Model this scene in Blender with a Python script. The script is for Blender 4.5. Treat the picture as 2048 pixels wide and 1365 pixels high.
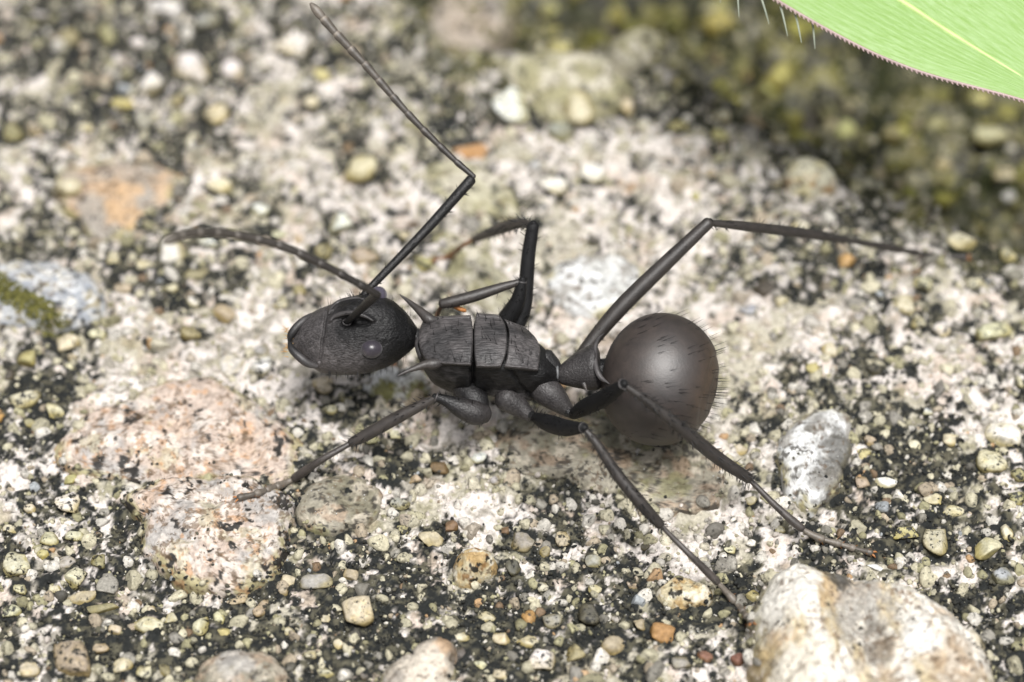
import bpy, math, random
import numpy as np
from mathutils import Vector, Matrix, Quaternion

for o in list(bpy.data.objects):
    bpy.data.objects.remove(o, do_unlink=True)
scene = bpy.context.scene
COL = scene.collection
R = math.radians

# ------------------------------------------------------------------ camera, sky, sun, exposure
# one Blender unit is one millimetre of the place (a macro photograph, about 20 mm wide)
PITCH = R(50)
DIST = 60.0                                   # camera to the ant's thorax
TGT = np.array([0.0, 0.0, 2.2])
RIGHT = np.array([1.0, 0.0, 0.0])
FWD = np.array([0.0, math.cos(PITCH), -math.sin(PITCH)])
UPV = np.array([0.0, math.sin(PITCH), math.cos(PITCH)])
CAM = TGT - FWD * DIST
cd = bpy.data.cameras.new('camera')
cam = bpy.data.objects.new('camera', cd)
COL.objects.link(cam)
cam.location = CAM
cam.rotation_euler = (math.pi / 2 - PITCH, 0, 0)
cd.sensor_width = 36
cd.lens = 36 * DIST / 20.48
cd.clip_start = 1.0
cd.clip_end = 3000
cd.dof.use_dof = True
cd.dof.focus_distance = DIST - 0.75
cd.dof.aperture_fstop = cd.lens * 1e-3 / 1.75    # lens opening about 1.75 mm across at this scale
cd.dof.aperture_blades = 0
scene.camera = cam

world = bpy.data.worlds.new('World')
scene.world = world
world.use_nodes = True
wn, wl = world.node_tree.nodes, world.node_tree.links
wn.clear()
SUN_EL, SUN_AZ = R(74), R(160)                # high behind the cloud, a little towards the camera
sky = wn.new('ShaderNodeTexSky')
sky.sky_type = 'NISHITA'
sky.sun_disc = False
sky.sun_elevation = SUN_EL
sky.sun_rotation = SUN_AZ
sky.air_density = 1.0
sky.dust_density = 6.0
sky.ozone_density = 1.0
hsv = wn.new('ShaderNodeHueSaturation')       # thin white cloud takes most of the blue out
hsv.inputs['Saturation'].default_value = 0.22
bg = wn.new('ShaderNodeBackground')
bg.inputs['Strength'].default_value = 0.062
wo = wn.new('ShaderNodeOutputWorld')
wl.new(sky.outputs[0], hsv.inputs['Color'])
wl.new(hsv.outputs[0], bg.inputs['Color'])
wl.new(bg.outputs[0], wo.inputs['Surface'])

sl = bpy.data.lights.new('sun', 'SUN')
sl.energy = 2.75
sl.angle = R(22)
sl.color = (1.0, 0.98, 0.955)
sun = bpy.data.objects.new('sun', sl)
COL.objects.link(sun)
sd = Vector((math.sin(SUN_AZ) * math.cos(SUN_EL), math.cos(SUN_AZ) * math.cos(SUN_EL), math.sin(SUN_EL)))
sun.rotation_euler = sd.to_track_quat('Z', 'Y').to_euler()
sun.location = sd * 80

scene.render.engine = 'CYCLES'
vs = scene.view_settings
vs.view_transform = 'Standard'
vs.look = 'None'
vs.gamma = 1.0
vs.use_curve_mapping = False
vs.exposure = 0.76

# ------------------------------------------------------------------ numeric helpers
rng = np.random.RandomState(11)
_perm = np.random.RandomState(3).permutation(256)
_perm = np.concatenate([_perm, _perm, _perm])
_val = np.random.RandomState(5).uniform(-1, 1, 256)


def noise3(x, y, z):
    x, y, z = np.broadcast_arrays(x, y, z)
    fx, fy, fz = np.floor(x), np.floor(y), np.floor(z)
    ix, iy, iz = fx.astype(np.int64) & 255, fy.astype(np.int64) & 255, fz.astype(np.int64) & 255
    tx, ty, tz = x - fx, y - fy, z - fz
    sx, sy, sz = [t * t * t * (t * (t * 6 - 15) + 10) for t in (tx, ty, tz)]

    def h(a, b, c):
        return _val[_perm[_perm[_perm[(ix + a) & 255] + ((iy + b) & 255)] + ((iz + c) & 255)]]
    r = 0
    for a in (0, 1):
        wa = sx if a else 1 - sx
        for b in (0, 1):
            wb = wa * (sy if b else 1 - sy)
            r = r + wb * ((1 - sz) * h(a, b, 0) + sz * h(a, b, 1))
    return r


def fbm(x, y, z, f, octv=4, gain=0.5):
    r, a, n = 0, 1.0, 0.0
    for i in range(octv):
        r = r + a * noise3(x * f + 17.3 * i, y * f + 5.1 * i, z * f + 9.7 * i)
        n += a
        a *= gain
        f *= 2.03
    return r / n * 1.6


def sstep(a, b, x):
    t = np.clip((x - a) / (b - a), 0, 1)
    return t * t * (3 - 2 * t)


def A(r, g, b, k=0.74):
    """albedo of something that photographs as sRGB r, g, b in this light"""
    c = np.array([r, g, b]) / 255.0
    return np.where(c <= 0.04045, c / 12.92, ((c + 0.055) / 1.055) ** 2.4) * k


def mixc(a, b, t):
    t = np.asarray(t)[..., None]
    return a * (1 - t) + b * t


def ray(px, py):
    return FWD * DIST + RIGHT * ((px - 1024) / 100.0) + UPV * ((682.5 - py) / 100.0)


def P(px, py, z):                              # point of height z seen at (px, py)
    d = ray(px, py)
    return CAM + d * ((z - CAM[2]) / d[2])


def D(px, py, dep):                            # point at distance dep behind the thorax plane
    return CAM + ray(px, py) * ((DIST + dep) / DIST)


def to_px(p):
    v = np.asarray(p) - CAM
    dep = v @ FWD
    return 1024 + (v @ RIGHT) / dep * DIST * 100, 682.5 - (v @ UPV) / dep * DIST * 100


def catmull(pts, sub):
    p = np.asarray(pts, float)
    if p.ndim == 1:
        p = p[:, None]
    q = np.vstack([2 * p[0] - p[1], p, 2 * p[-1] - p[-2]])
    out = []
    for i in range(1, len(q) - 2):
        for t in np.linspace(0, 1, sub, endpoint=False):
            a, b, c, d = q[i - 1], q[i], q[i + 1], q[i + 2]
            out.append(0.5 * (2 * b + (c - a) * t + (2 * a - 5 * b + 4 * c - d) * t * t + (3 * b - a - 3 * c + d) * t ** 3))
    out.append(p[-1])
    return np.array(out)


def mesh(name, v, faces, cols=None, mats=(), fmat=None, smooth=True):
    """faces: list of integer arrays (n,3) or (n,4)"""
    me = bpy.data.meshes.new(name)
    v = np.asarray(v, np.float32)
    me.vertices.add(len(v))
    me.vertices.foreach_set('co', v.ravel())
    li = np.concatenate([np.asarray(f).ravel() for f in faces]).astype(np.int32)
    tot = np.concatenate([np.full(len(f), np.asarray(f).shape[1]) for f in faces])
    st = np.concatenate([[0], np.cumsum(tot)[:-1]]).astype(np.int32)
    me.loops.add(len(li))
    me.loops.foreach_set('vertex_index', li)
    me.polygons.add(len(st))
    me.polygons.foreach_set('loop_start', st)
    if cols is not None:
        ca = me.color_attributes.new('Col', 'FLOAT_COLOR', 'POINT')
        c4 = np.ones((len(v), 4), np.float32)
        c4[:, :3] = cols
        ca.data.foreach_set('color', c4.ravel())
    for m in mats:
        me.materials.append(m)
    if fmat is not None:
        me.polygons.foreach_set('material_index', np.asarray(fmat, np.int32))
    me.update(calc_edges=True)
    if smooth:
        me.shade_smooth()
    return me


def obj(name, me, parent=None, **props):
    o = bpy.data.objects.new(name, me)
    COL.objects.link(o)
    if parent is not None:
        o.parent = parent
    for k, val in props.items():
        o[k] = val
    return o


def grid_faces(nu, nv, closed=False, off=0):
    i = np.arange(nu - 1)[:, None]
    j = np.arange(nv if closed else nv - 1)[None, :]
    a = i * nv + j
    b = i * nv + (j + 1) % nv
    return np.stack([a, b, b + nv, a + nv], -1).reshape(-1, 4) + off


def ico(sub):
    import bmesh
    bm = bmesh.new()
    bmesh.ops.create_icosphere(bm, subdivisions=sub, radius=1)
    bm.verts.ensure_lookup_table()
    v = np.array([x.co[:] for x in bm.verts])
    f = np.array([[w.index for w in x.verts] for x in bm.faces])
    bm.free()
    return v, f


# ------------------------------------------------------------------ materials
def node_mat(name):
    m = bpy.data.materials.new(name)
    m.use_nodes = True
    nt = m.node_tree
    return m, nt.nodes, nt.links, nt.nodes['Principled BSDF']


def mineral(name, source, rough=0.75, bump=0.25, scale=14.0, spec=0.3, crust=False):
    """colour from the piece (attribute or object), fine mineral grain and relief from noise nodes"""
    m, n, l, p = node_mat(name)
    tc = n.new('ShaderNodeTexCoord')
    if source == 'attr':
        s = n.new('ShaderNodeAttribute')
        s.attribute_name = 'Col'
        col = s.outputs['Color']
    else:
        s = n.new('ShaderNodeObjectInfo')
        col = s.outputs['Color']
    geo = n.new('ShaderNodeNewGeometry')
    nz = n.new('ShaderNodeTexNoise')
    nz.inputs['Scale'].default_value = scale
    nz.inputs['Detail'].default_value = 5
    nz.inputs['Roughness'].default_value = 0.65
    l.new(geo.outputs['Position'], nz.inputs['Vector'])
    mr = n.new('ShaderNodeMapRange')
    mr.inputs['From Min'].default_value = 0.3
    mr.inputs['From Max'].default_value = 0.7
    mr.inputs['To Min'].default_value = 0.62
    mr.inputs['To Max'].default_value = 1.22
    l.new(nz.outputs['Fac'], mr.inputs['Value'])
    mx = n.new('ShaderNodeMix')
    mx.data_type = 'RGBA'
    mx.blend_type = 'MULTIPLY'
    mx.inputs['Factor'].default_value = 1.0
    l.new(col, mx.inputs['A'])
    l.new(mr.outputs['Result'], mx.inputs['B'])
    out = mx.outputs['Result']
    if source != 'attr':
        # black crust spots and rusty films on single pebbles, amount varies from pebble to pebble
        n2 = n.new('ShaderNodeTexNoise')
        n2.inputs['Scale'].default_value = 9.0
        n2.inputs['Detail'].default_value = 6
        n2.inputs['Roughness'].default_value = 0.7
        l.new(geo.outputs['Position'], n2.inputs['Vector'])
        add = n.new('ShaderNodeMath')
        add.operation = 'MULTIPLY_ADD'
        add.inputs[1].default_value = 0.16
        l.new(s.outputs['Random'], add.inputs[0])
        l.new(n2.outputs['Fac'], add.inputs[2])
        r2 = n.new('ShaderNodeMapRange')
        r2.inputs['From Min'].default_value = 0.655
        r2.inputs['From Max'].default_value = 0.70
        l.new(add.outputs[0], r2.inputs['Value'])
        m2 = n.new('ShaderNodeMix')
        m2.data_type = 'RGBA'
        m2.inputs['B'].default_value = (0.022, 0.022, 0.02, 1)
        l.new(r2.outputs['Result'], m2.inputs['Factor'])
        l.new(out, m2.inputs['A'])
        n3 = n.new('ShaderNodeTexNoise')
        n3.inputs['Scale'].default_value = 4.0
        n3.inputs['Detail'].default_value = 4
        l.new(geo.outputs['Position'], n3.inputs['Vector'])
        r3 = n.new('ShaderNodeMapRange')
        r3.inputs['From Min'].default_value = 0.48
        r3.inputs['From Max'].default_value = 0.72
        r3.inputs['To Max'].default_value = 0.6
        l.new(n3.outputs['Fac'], r3.inputs['Value'])
        m3 = n.new('ShaderNodeMix')
        m3.data_type = 'RGBA'
        m3.blend_type = 'MULTIPLY'
        m3.inputs['B'].default_value = (0.75, 0.66, 0.36, 1)
        l.new(r3.outputs['Result'], m3.inputs['Factor'])
        l.new(m2.outputs['Result'], m3.inputs['A'])
        out = m3.outputs['Result']
        # yellow-green algae film on the buried lower half
        sx = n.new('ShaderNodeSeparateXYZ')
        l.new(tc.outputs['Object'], sx.inputs[0])
        ad = n.new('ShaderNodeMath')
        ad.operation = 'MULTIPLY_ADD'
        ad.inputs[1].default_value = 1.6
        l.new(n3.outputs['Fac'], ad.inputs[0])
        l.new(sx.outputs['Z'], ad.inputs[2])
        r4 = n.new('ShaderNodeMapRange')
        r4.inputs['From Min'].default_value = 1.35
        r4.inputs['From Max'].default_value = 0.85
        r4.inputs['To Max'].default_value = 0.85
        l.new(ad.outputs[0], r4.inputs['Value'])
        m4 = n.new('ShaderNodeMix')
        m4.data_type = 'RGBA'
        m4.blend_type = 'MULTIPLY'
        m4.inputs['B'].default_value = (0.70, 0.62, 0.32, 1)
        l.new(r4.outputs['Result'], m4.inputs['Factor'])
        l.new(out, m4.inputs['A'])
        out = m4.outputs['Result']
    elif crust:
        n2 = n.new('ShaderNodeTexNoise')
        n2.inputs['Scale'].default_value = 11.0
        n2.inputs['Detail'].default_value = 6
        n2.inputs['Roughness'].default_value = 0.72
        l.new(geo.outputs['Position'], n2.inputs['Vector'])
        r2 = n.new('ShaderNodeMapRange')
        r2.inputs['From Min'].default_value = 0.56
        r2.inputs['From Max'].default_value = 0.62
        l.new(n2.outputs['Fac'], r2.inputs['Value'])
        m2 = n.new('ShaderNodeMix')
        m2.data_type = 'RGBA'
        m2.inputs['B'].default_value = (0.03, 0.03, 0.027, 1)
        l.new(r2.outputs['Result'], m2.inputs['Factor'])
        l.new(out, m2.inputs['A'])
        out = m2.outputs['Result']
    l.new(out, p.inputs['Base Color'])
    p.inputs['Roughness'].default_value = rough
    p.inputs['Specular IOR Level'].default_value = spec
    b = n.new('ShaderNodeBump')
    b.inputs['Strength'].default_value = bump
    b.inputs['Distance'].default_value = 0.05
    l.new(nz.outputs['Fac'], b.inputs['Height'])
    l.new(b.outputs[0], p.inputs['Normal'])
    return m


M_GROUND = mineral('weathered_concrete', 'attr', 0.85, 0.5, 16, 0.2)
M_STONE = mineral('embedded_stone', 'attr', 0.6, 0.35, 11, 0.35)
M_PEBBLE = mineral('pebble_mineral', 'object', 0.6, 0.3, 11, 0.35)
M_GRAIN = mineral('sand_grain', 'attr', 0.65, 0.3, 20, 0.35)
M_SAND = mineral('dirty_sand_grain', 'attr', 0.65, 0.35, 16, 0.35, True)
M_CRUST = mineral('black_crust', 'attr', 0.8, 0.5, 30, 0.3)

# ------------------------------------------------------------------ ground relief
YL = np.array([[-30, 40], [-6, 17], [-2.4, 11.8], [-1.3, 9.6], [0, 10.3], [3.0, 10.4], [4.4, 8.9], [5.4, 8.2], [7.2, 7.0], [9.5, 4.9], [14, 2.5], [40, -8]])


def trench(x, y):
    d = y - np.interp(x, YL[:, 0], YL[:, 1]) + 0.5 * fbm(x, y, 3.3, 0.8, 3)
    return sstep(0, 2.2, d)


def H(x, y):
    x, y = np.asarray(x, float), np.asarray(y, float)
    near = np.exp(-((x / 60) ** 2 + (y / 60) ** 2))
    h = 0.16 * fbm(x, y, 1.0, 0.28, 3) + 0.09 * fbm(x, y, 4.0, 1.1, 3) + 0.07 * fbm(x, y, 7.0, 3.6, 3) * near
    tr = trench(x, y)
    return h - 2.6 * tr + 1.0 * tr * fbm(x, y, 12.0, 0.7, 3) * near


def G(px, py, lift=0.0, fun=None):
    z = 0.0
    for _ in range(8):
        p = P(px, py, z)
        z = float((fun or H)(p[0], p[1])) + lift
    return P(px, py, z)


# pebbles one can pick out: pixel x, y, half width, half height, turn, colour
W_, C_, O_, T_, GR, DK, OR, BR, BL, RD, YE = ((236,234,229), (214,207,180), (166,160,124), (188,173,150), (172,169,161), (104,100,92), (196,156,106),
                                         (134,110,84), (180,187,192), (138,102,88), (198,189,138))
HERO = [(300,172,32,30,0,W_),(245,207,27,15,0,YE),(380,140,42,30,-20,W_),(430,228,29,25,20,C_),(354,202,14,17,0,O_),(340,62,13,10,0,OR),(465,145,24,24,0,W_),
 (415,45,28,24,20,GR),(330,20,40,22,0,W_),(140,75,20,20,0,O_),(215,75,18,25,30,O_),(275,85,18,15,-30,W_),(30,270,22,24,0,O_),(70,260,18,18,0,T_),(438,372,27,20,0,C_),
 (485,350,13,15,0,GR),(135,375,28,20,0,C_),(285,245,18,22,0,GR),(80,30,20,12,0,GR),(592,90,34,38,-30,W_),(646,150,20,18,0,YE),(719,338,35,28,20,C_),(681,448,24,22,0,W_),
 (648,502,22,18,0,O_),(728,516,30,18,10,T_),(845,525,22,18,0,YE),(945,305,38,18,-10,OR),(342,505,26,28,0,W_),(423,488,28,12,0,W_),(398,552,30,13,15,O_),(448,628,23,17,-20,T_),
 (381,667,20,14,0,O_),(133,689,26,17,10,C_),(56,717,20,22,0,YE),(142,736,14,9,0,C_),(145,714,11,8,0,T_),(195,670,18,15,0,C_),(245,578,18,10,0,T_),(342,577,15,9,0,C_),(387,605,14,10,0,W_),
 (292,530,20,12,0,C_),(228,516,13,18,0,C_),(467,730,24,26,-40,W_),(520,733,25,22,0,W_),(75,427,14,14,0,C_),(523,700,16,14,0,GR),(303,689,11,10,0,OR),(44,798,36,20,10,C_),
 (138,1007,24,22,0,W_),(99,1079,18,16,0,C_),(86,1110,12,9,0,YE),(150,1075,18,12,0,C_),(150,1157,24,20,-20,C_),(34,1130,25,22,0,C_),(132,1127,18,12,0,GR),(198,1123,14,16,0,O_),
 (2,832,9,14,0,OR),(110,820,20,14,0,C_),(58,846,12,10,0,O_),(575,1163,13,11,0,C_),(643,770,26,17,0,C_),(164,1197,27,11,20,T_),(205,1217,29,13,10,O_),(109,1180,13,9,0,C_),(41,1178,13,12,0,C_),
 (294,1250,28,15,0,C_),(342,1238,12,11,0,C_),(401,1251,14,19,-15,C_),(437,1238,11,11,0,C_),(444,1265,15,11,0,YE),(478,1200,22,8,15,T_),(523,1217,12,20,-30,T_),(567,1183,10,11,0,T_),
 (632,1166,30,17,0,GR),(144,1320,30,40,20,T_),(202,1297,15,9,0,T_),(243,1333,20,13,0,C_),(290,1345,15,13,0,C_),(581,1265,11,10,0,C_),(304,1220,9,8,0,C_),
 (860,1079,24,20,0,T_),(716,1226,28,28,20,C_),(1055,1236,15,15,0,(190,148,96)),(1044,1086,22,18,-20,GR),(1085,1175,13,13,0,C_),(1085,1322,25,24,-15,W_),(1003,1277,16,13,0,C_),(1058,1284,22,13,-10,C_),
 (1150,1308,19,16,0,O_),(921,1274,16,9,0,C_),(972,1236,17,10,0,C_),(1102,1240,20,15,0,GR),(1280,1250,12,12,0,T_),(1178,1229,20,22,0,DK),(1229,1294,24,18,20,T_),(651,1240,9,9,0,C_),(702,1151,14,12,0,T_),
 (1126,1079,14,14,0,T_),(901,1055,14,12,0,BR),(1010,1062,10,9,0,BR),(802,1007,20,12,0,GR),(1266,1171,14,8,0,T_),(805,1059,12,10,0,O_),(1323,1268,22,18,0,(170,134,88)),(1473,1320,14,13,0,RD),(1410,1315,14,10,0,RD),
 (1362,1327,17,14,0,GR),(1812,1067,24,14,0,YE),(1873,1080,24,34,-15,C_),(1903,1023,22,11,0,C_),(1974,1098,28,20,20,C_),(2005,1150,22,18,0,BL),(2013,1067,12,16,0,C_),
 (2030,996,18,18,0,O_),(1867,1000,18,12,0,C_),(1809,610,25,20,-20,C_),(1884,661,18,15,0,W_),(1988,666,38,22,20,C_),(2006,872,34,25,0,W_),(1983,924,28,22,0,C_),(1690,525,18,16,0,OR),
 (1847,567,20,20,0,C_),(1927,483,32,18,0,C_),(1739,882,14,14,0,T_),(1828,891,12,14,0,C_),(1898,882,13,13,0,C_),(2034,950,16,14,0,O_),(1772,966,20,9,0,W_),(1725,966,14,13,0,T_),(1856,825,10,9,0,W_),
 (1627,736,14,14,0,YE),(1528,577,20,18,0,DK),(1837,647,14,14,0,C_),(2039,760,8,20,0,C_),(2015,511,18,14,0,C_),(1790,540,14,10,0,O_),(1023,213,36,44,15,W_),(1158,217,30,38,0,C_),(1121,266,28,20,0,GR),
 (1355,254,20,15,0,YE),(1445,234,18,15,0,C_),(1441,271,18,14,0,YE),(1507,242,26,14,-40,T_),(1560,279,18,16,0,C_),(1257,213,18,20,0,C_),(1548,350,14,28,0,W_),
 (1105,370,30,22,0,W_),(1180,348,25,20,0,W_),(620,205,18,14,0,C_),(520,420,18,12,0,W_),(560,470,16,12,0,C_),(450,310,20,14,0,GR),(640,640,15,12,0,T_),(560,610,14,11,0,C_),
 (1600,455,22,14,0,C_),(1460,430,20,12,0,GR),(1720,640,18,12,0,GR),(1560,600,14,12,0,C_),(1500,620,18,10,10,BL),(1660,700,16,14,0,C_),(1750,740,16,12,0,DK),(1950,570,20,14,0,C_),(1780,270,26,20,0,O_),
 (1980,270,36,22,10,C_),(1870,250,28,18,0,O_),(2010,350,24,18,0,C_),(1890,330,20,14,0,C_),(1820,290,14,30,-30,C_),(1750,300,14,30,30,C_),(1700,215,22,16,0,O_),
 (660,820,14,10,0,C_),(690,800,12,8,0,O_),(745,880,16,12,0,O_),(790,870,12,10,0,C_),(880,935,18,14,0,BR),(955,915,16,12,0,W_),(830,960,12,10,0,T_),(990,960,12,10,0,GR),
 (1480,900,14,10,0,C_),(1500,1000,12,10,0,C_),(1460,1100,12,9,0,C_),(1560,1060,10,8,0,C_),(60,1020,12,10,0,C_),(20,1060,14,10,0,C_),(230,1260,12,9,0,C_),(60,1340,18,14,0,C_),
 (20,1225,20,12,0,C_),(620,1310,14,10,0,C_),(680,1290,12,10,0,C_),(650,1345,16,9,0,C_),(960,1330,12,9,0,C_),(1000,1350,14,9,0,C_),(1230,1240,10,9,0,GR),(1190,1180,12,8,0,C_)]
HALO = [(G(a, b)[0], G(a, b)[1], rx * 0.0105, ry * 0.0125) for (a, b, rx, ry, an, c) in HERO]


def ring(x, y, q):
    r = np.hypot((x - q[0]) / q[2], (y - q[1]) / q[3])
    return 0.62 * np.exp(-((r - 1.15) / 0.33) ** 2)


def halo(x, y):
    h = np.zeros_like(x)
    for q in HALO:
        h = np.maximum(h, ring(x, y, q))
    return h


# where the dark biofilm and where the clean white cement lies (spots on the slab itself)
BLK = [(250,1000,120),(60,930,90),(340,1230,150),(640,1050,110),(780,1190,190),(1000,1230,230),(1150,1030,150),(700,1330,120),
       (500,1260,120),(1240,1000,110),(1450,1200,90),(1700,1090,90),(1900,1200,120),(1990,1280,100),(1800,800,150),(1760,950,150),
       (250,50,150),(160,230,60),(420,640,60),(340,560,80),(830,900,60),(720,820,50),(620,870,60),(60,690,60),(130,800,60),
       (1640,560,70),(40,560,60),(380,250,50),(60,60,90),(740,110,110),(120,120,110),(430,110,80),(330,300,60),(90,320,50),(470,560,60),(600,540,50),(880,640,60),(1480,520,60),(1700,420,80),(1390,180,90),(1560,200,90),(1560,740,60),(1930,980,90),(1330,1230,80),(90,1260,90),(690,280,40),(880,240,60),(1180,1270,120)]
WHT = [(680,380,190),(560,300,120),(780,640,80),(450,690,110),(250,760,90),(50,380,80),(200,330,60),(100,190,80),(1100,430,170),
       (1250,520,140),(1500,680,150),(1850,730,110),(900,940,90),(950,1040,90),(1260,1075,120),(1400,1050,90),(1050,1100,60),
       (1430,1330,70),(1190,1345,70),(60,1290,60),(220,860,70),(30,960,50),(650,700,90),(550,650,80),(1930,830,60),(620,1230,55),
       (820,1060,70),(1960,1170,50),(1330,330,120),(560,180,90),(1100,300,80),(1600,650,90),(1280,640,90)]


def field(x, y, spots):
    f = np.zeros_like(x)
    for (a, b, r) in spots:
        c = P(a, b, 0)
        s = r / 100.0
        f += np.exp(-(((x - c[0]) / s) ** 2 + ((y - c[1]) / (s * 1.3)) ** 2))
    return np.clip(f, 0, 1.3)


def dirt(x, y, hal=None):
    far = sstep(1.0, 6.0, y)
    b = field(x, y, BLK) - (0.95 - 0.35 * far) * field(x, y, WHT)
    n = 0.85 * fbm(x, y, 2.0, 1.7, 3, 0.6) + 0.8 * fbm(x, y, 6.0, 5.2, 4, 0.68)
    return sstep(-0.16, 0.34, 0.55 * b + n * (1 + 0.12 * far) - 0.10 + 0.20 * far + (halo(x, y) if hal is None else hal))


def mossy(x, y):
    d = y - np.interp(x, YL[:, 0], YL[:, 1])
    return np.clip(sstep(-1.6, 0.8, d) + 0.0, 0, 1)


fx = np.arange(-12.6, 12.6, 0.037)
fy = np.concatenate([np.arange(-9.2, 5, 0.037), np.arange(5, 15, 0.055)])


def ext(a):
    a = np.concatenate([np.arange(a[0] - 8, a[0] - .05, 0.14), a, np.arange(a[-1] + .14, a[-1] + 8, 0.14)])
    lo, hi, out_lo, out_hi, st = a[0], a[-1], [], [], 0.25
    while st < 400:
        out_hi.append(hi + st)
        out_lo.append(lo - st)
        st *= 1.3
    return np.concatenate([out_lo[::-1], a, out_hi])


fx, fy = ext(fx), ext(fy)
GX, GY = np.meshgrid(fx, fy)
gx, gy = GX.ravel(), GY.ravel()
gz = H(gx, gy)
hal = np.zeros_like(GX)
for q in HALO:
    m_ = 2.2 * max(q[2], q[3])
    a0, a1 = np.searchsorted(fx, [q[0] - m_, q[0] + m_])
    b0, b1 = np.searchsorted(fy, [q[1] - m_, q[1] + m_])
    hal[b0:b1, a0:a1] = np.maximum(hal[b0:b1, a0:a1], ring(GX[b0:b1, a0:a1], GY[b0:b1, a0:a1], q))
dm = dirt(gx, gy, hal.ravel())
mo = mossy(gx, gy)
gz = gz + 0.030 * fbm(gx, gy, 3.0, 10.0, 3, 0.6) + 0.085 * (np.abs(fbm(gx, gy, 23.0, 2.6, 3, 0.55)) - 0.2) + 0.03 * dm * np.abs(fbm(gx, gy, 8.0, 13.0, 2))
w = fbm(gx, gy, 5.0, 3.0, 4, 0.6)
cement = mixc(A(240, 232, 225), A(172, 166, 154), sstep(0.0, 0.65, w))
cement = mixc(cement, A(206, 184, 164), 0.5 * sstep(0.35, 0.6, fbm(gx, gy, 21.0, 1.7, 3)))
cement = mixc(cement, A(156, 152, 116), 0.55 * sstep(0.25, 0.55, fbm(gx, gy, 31.0, 1.1, 3)))
black = mixc(A(44, 46, 45), A(100, 97, 82), sstep(0.0, 0.7, fbm(gx, gy, 11.0, 7.0, 3)))
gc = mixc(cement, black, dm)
moss = mixc(A(46, 52, 22), A(132, 128, 66), sstep(0.0, 0.6, fbm(gx, gy, 13.0, 1.6, 4, 0.6)))  # moss greens, deepened to paint in the shade under the leaf as well
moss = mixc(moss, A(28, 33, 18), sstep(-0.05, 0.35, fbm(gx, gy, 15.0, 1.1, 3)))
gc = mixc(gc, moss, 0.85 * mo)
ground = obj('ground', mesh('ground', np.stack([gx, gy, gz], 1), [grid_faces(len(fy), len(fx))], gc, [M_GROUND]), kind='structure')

# ------------------------------------------------------------------ big embedded stones
STONES = []


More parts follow.
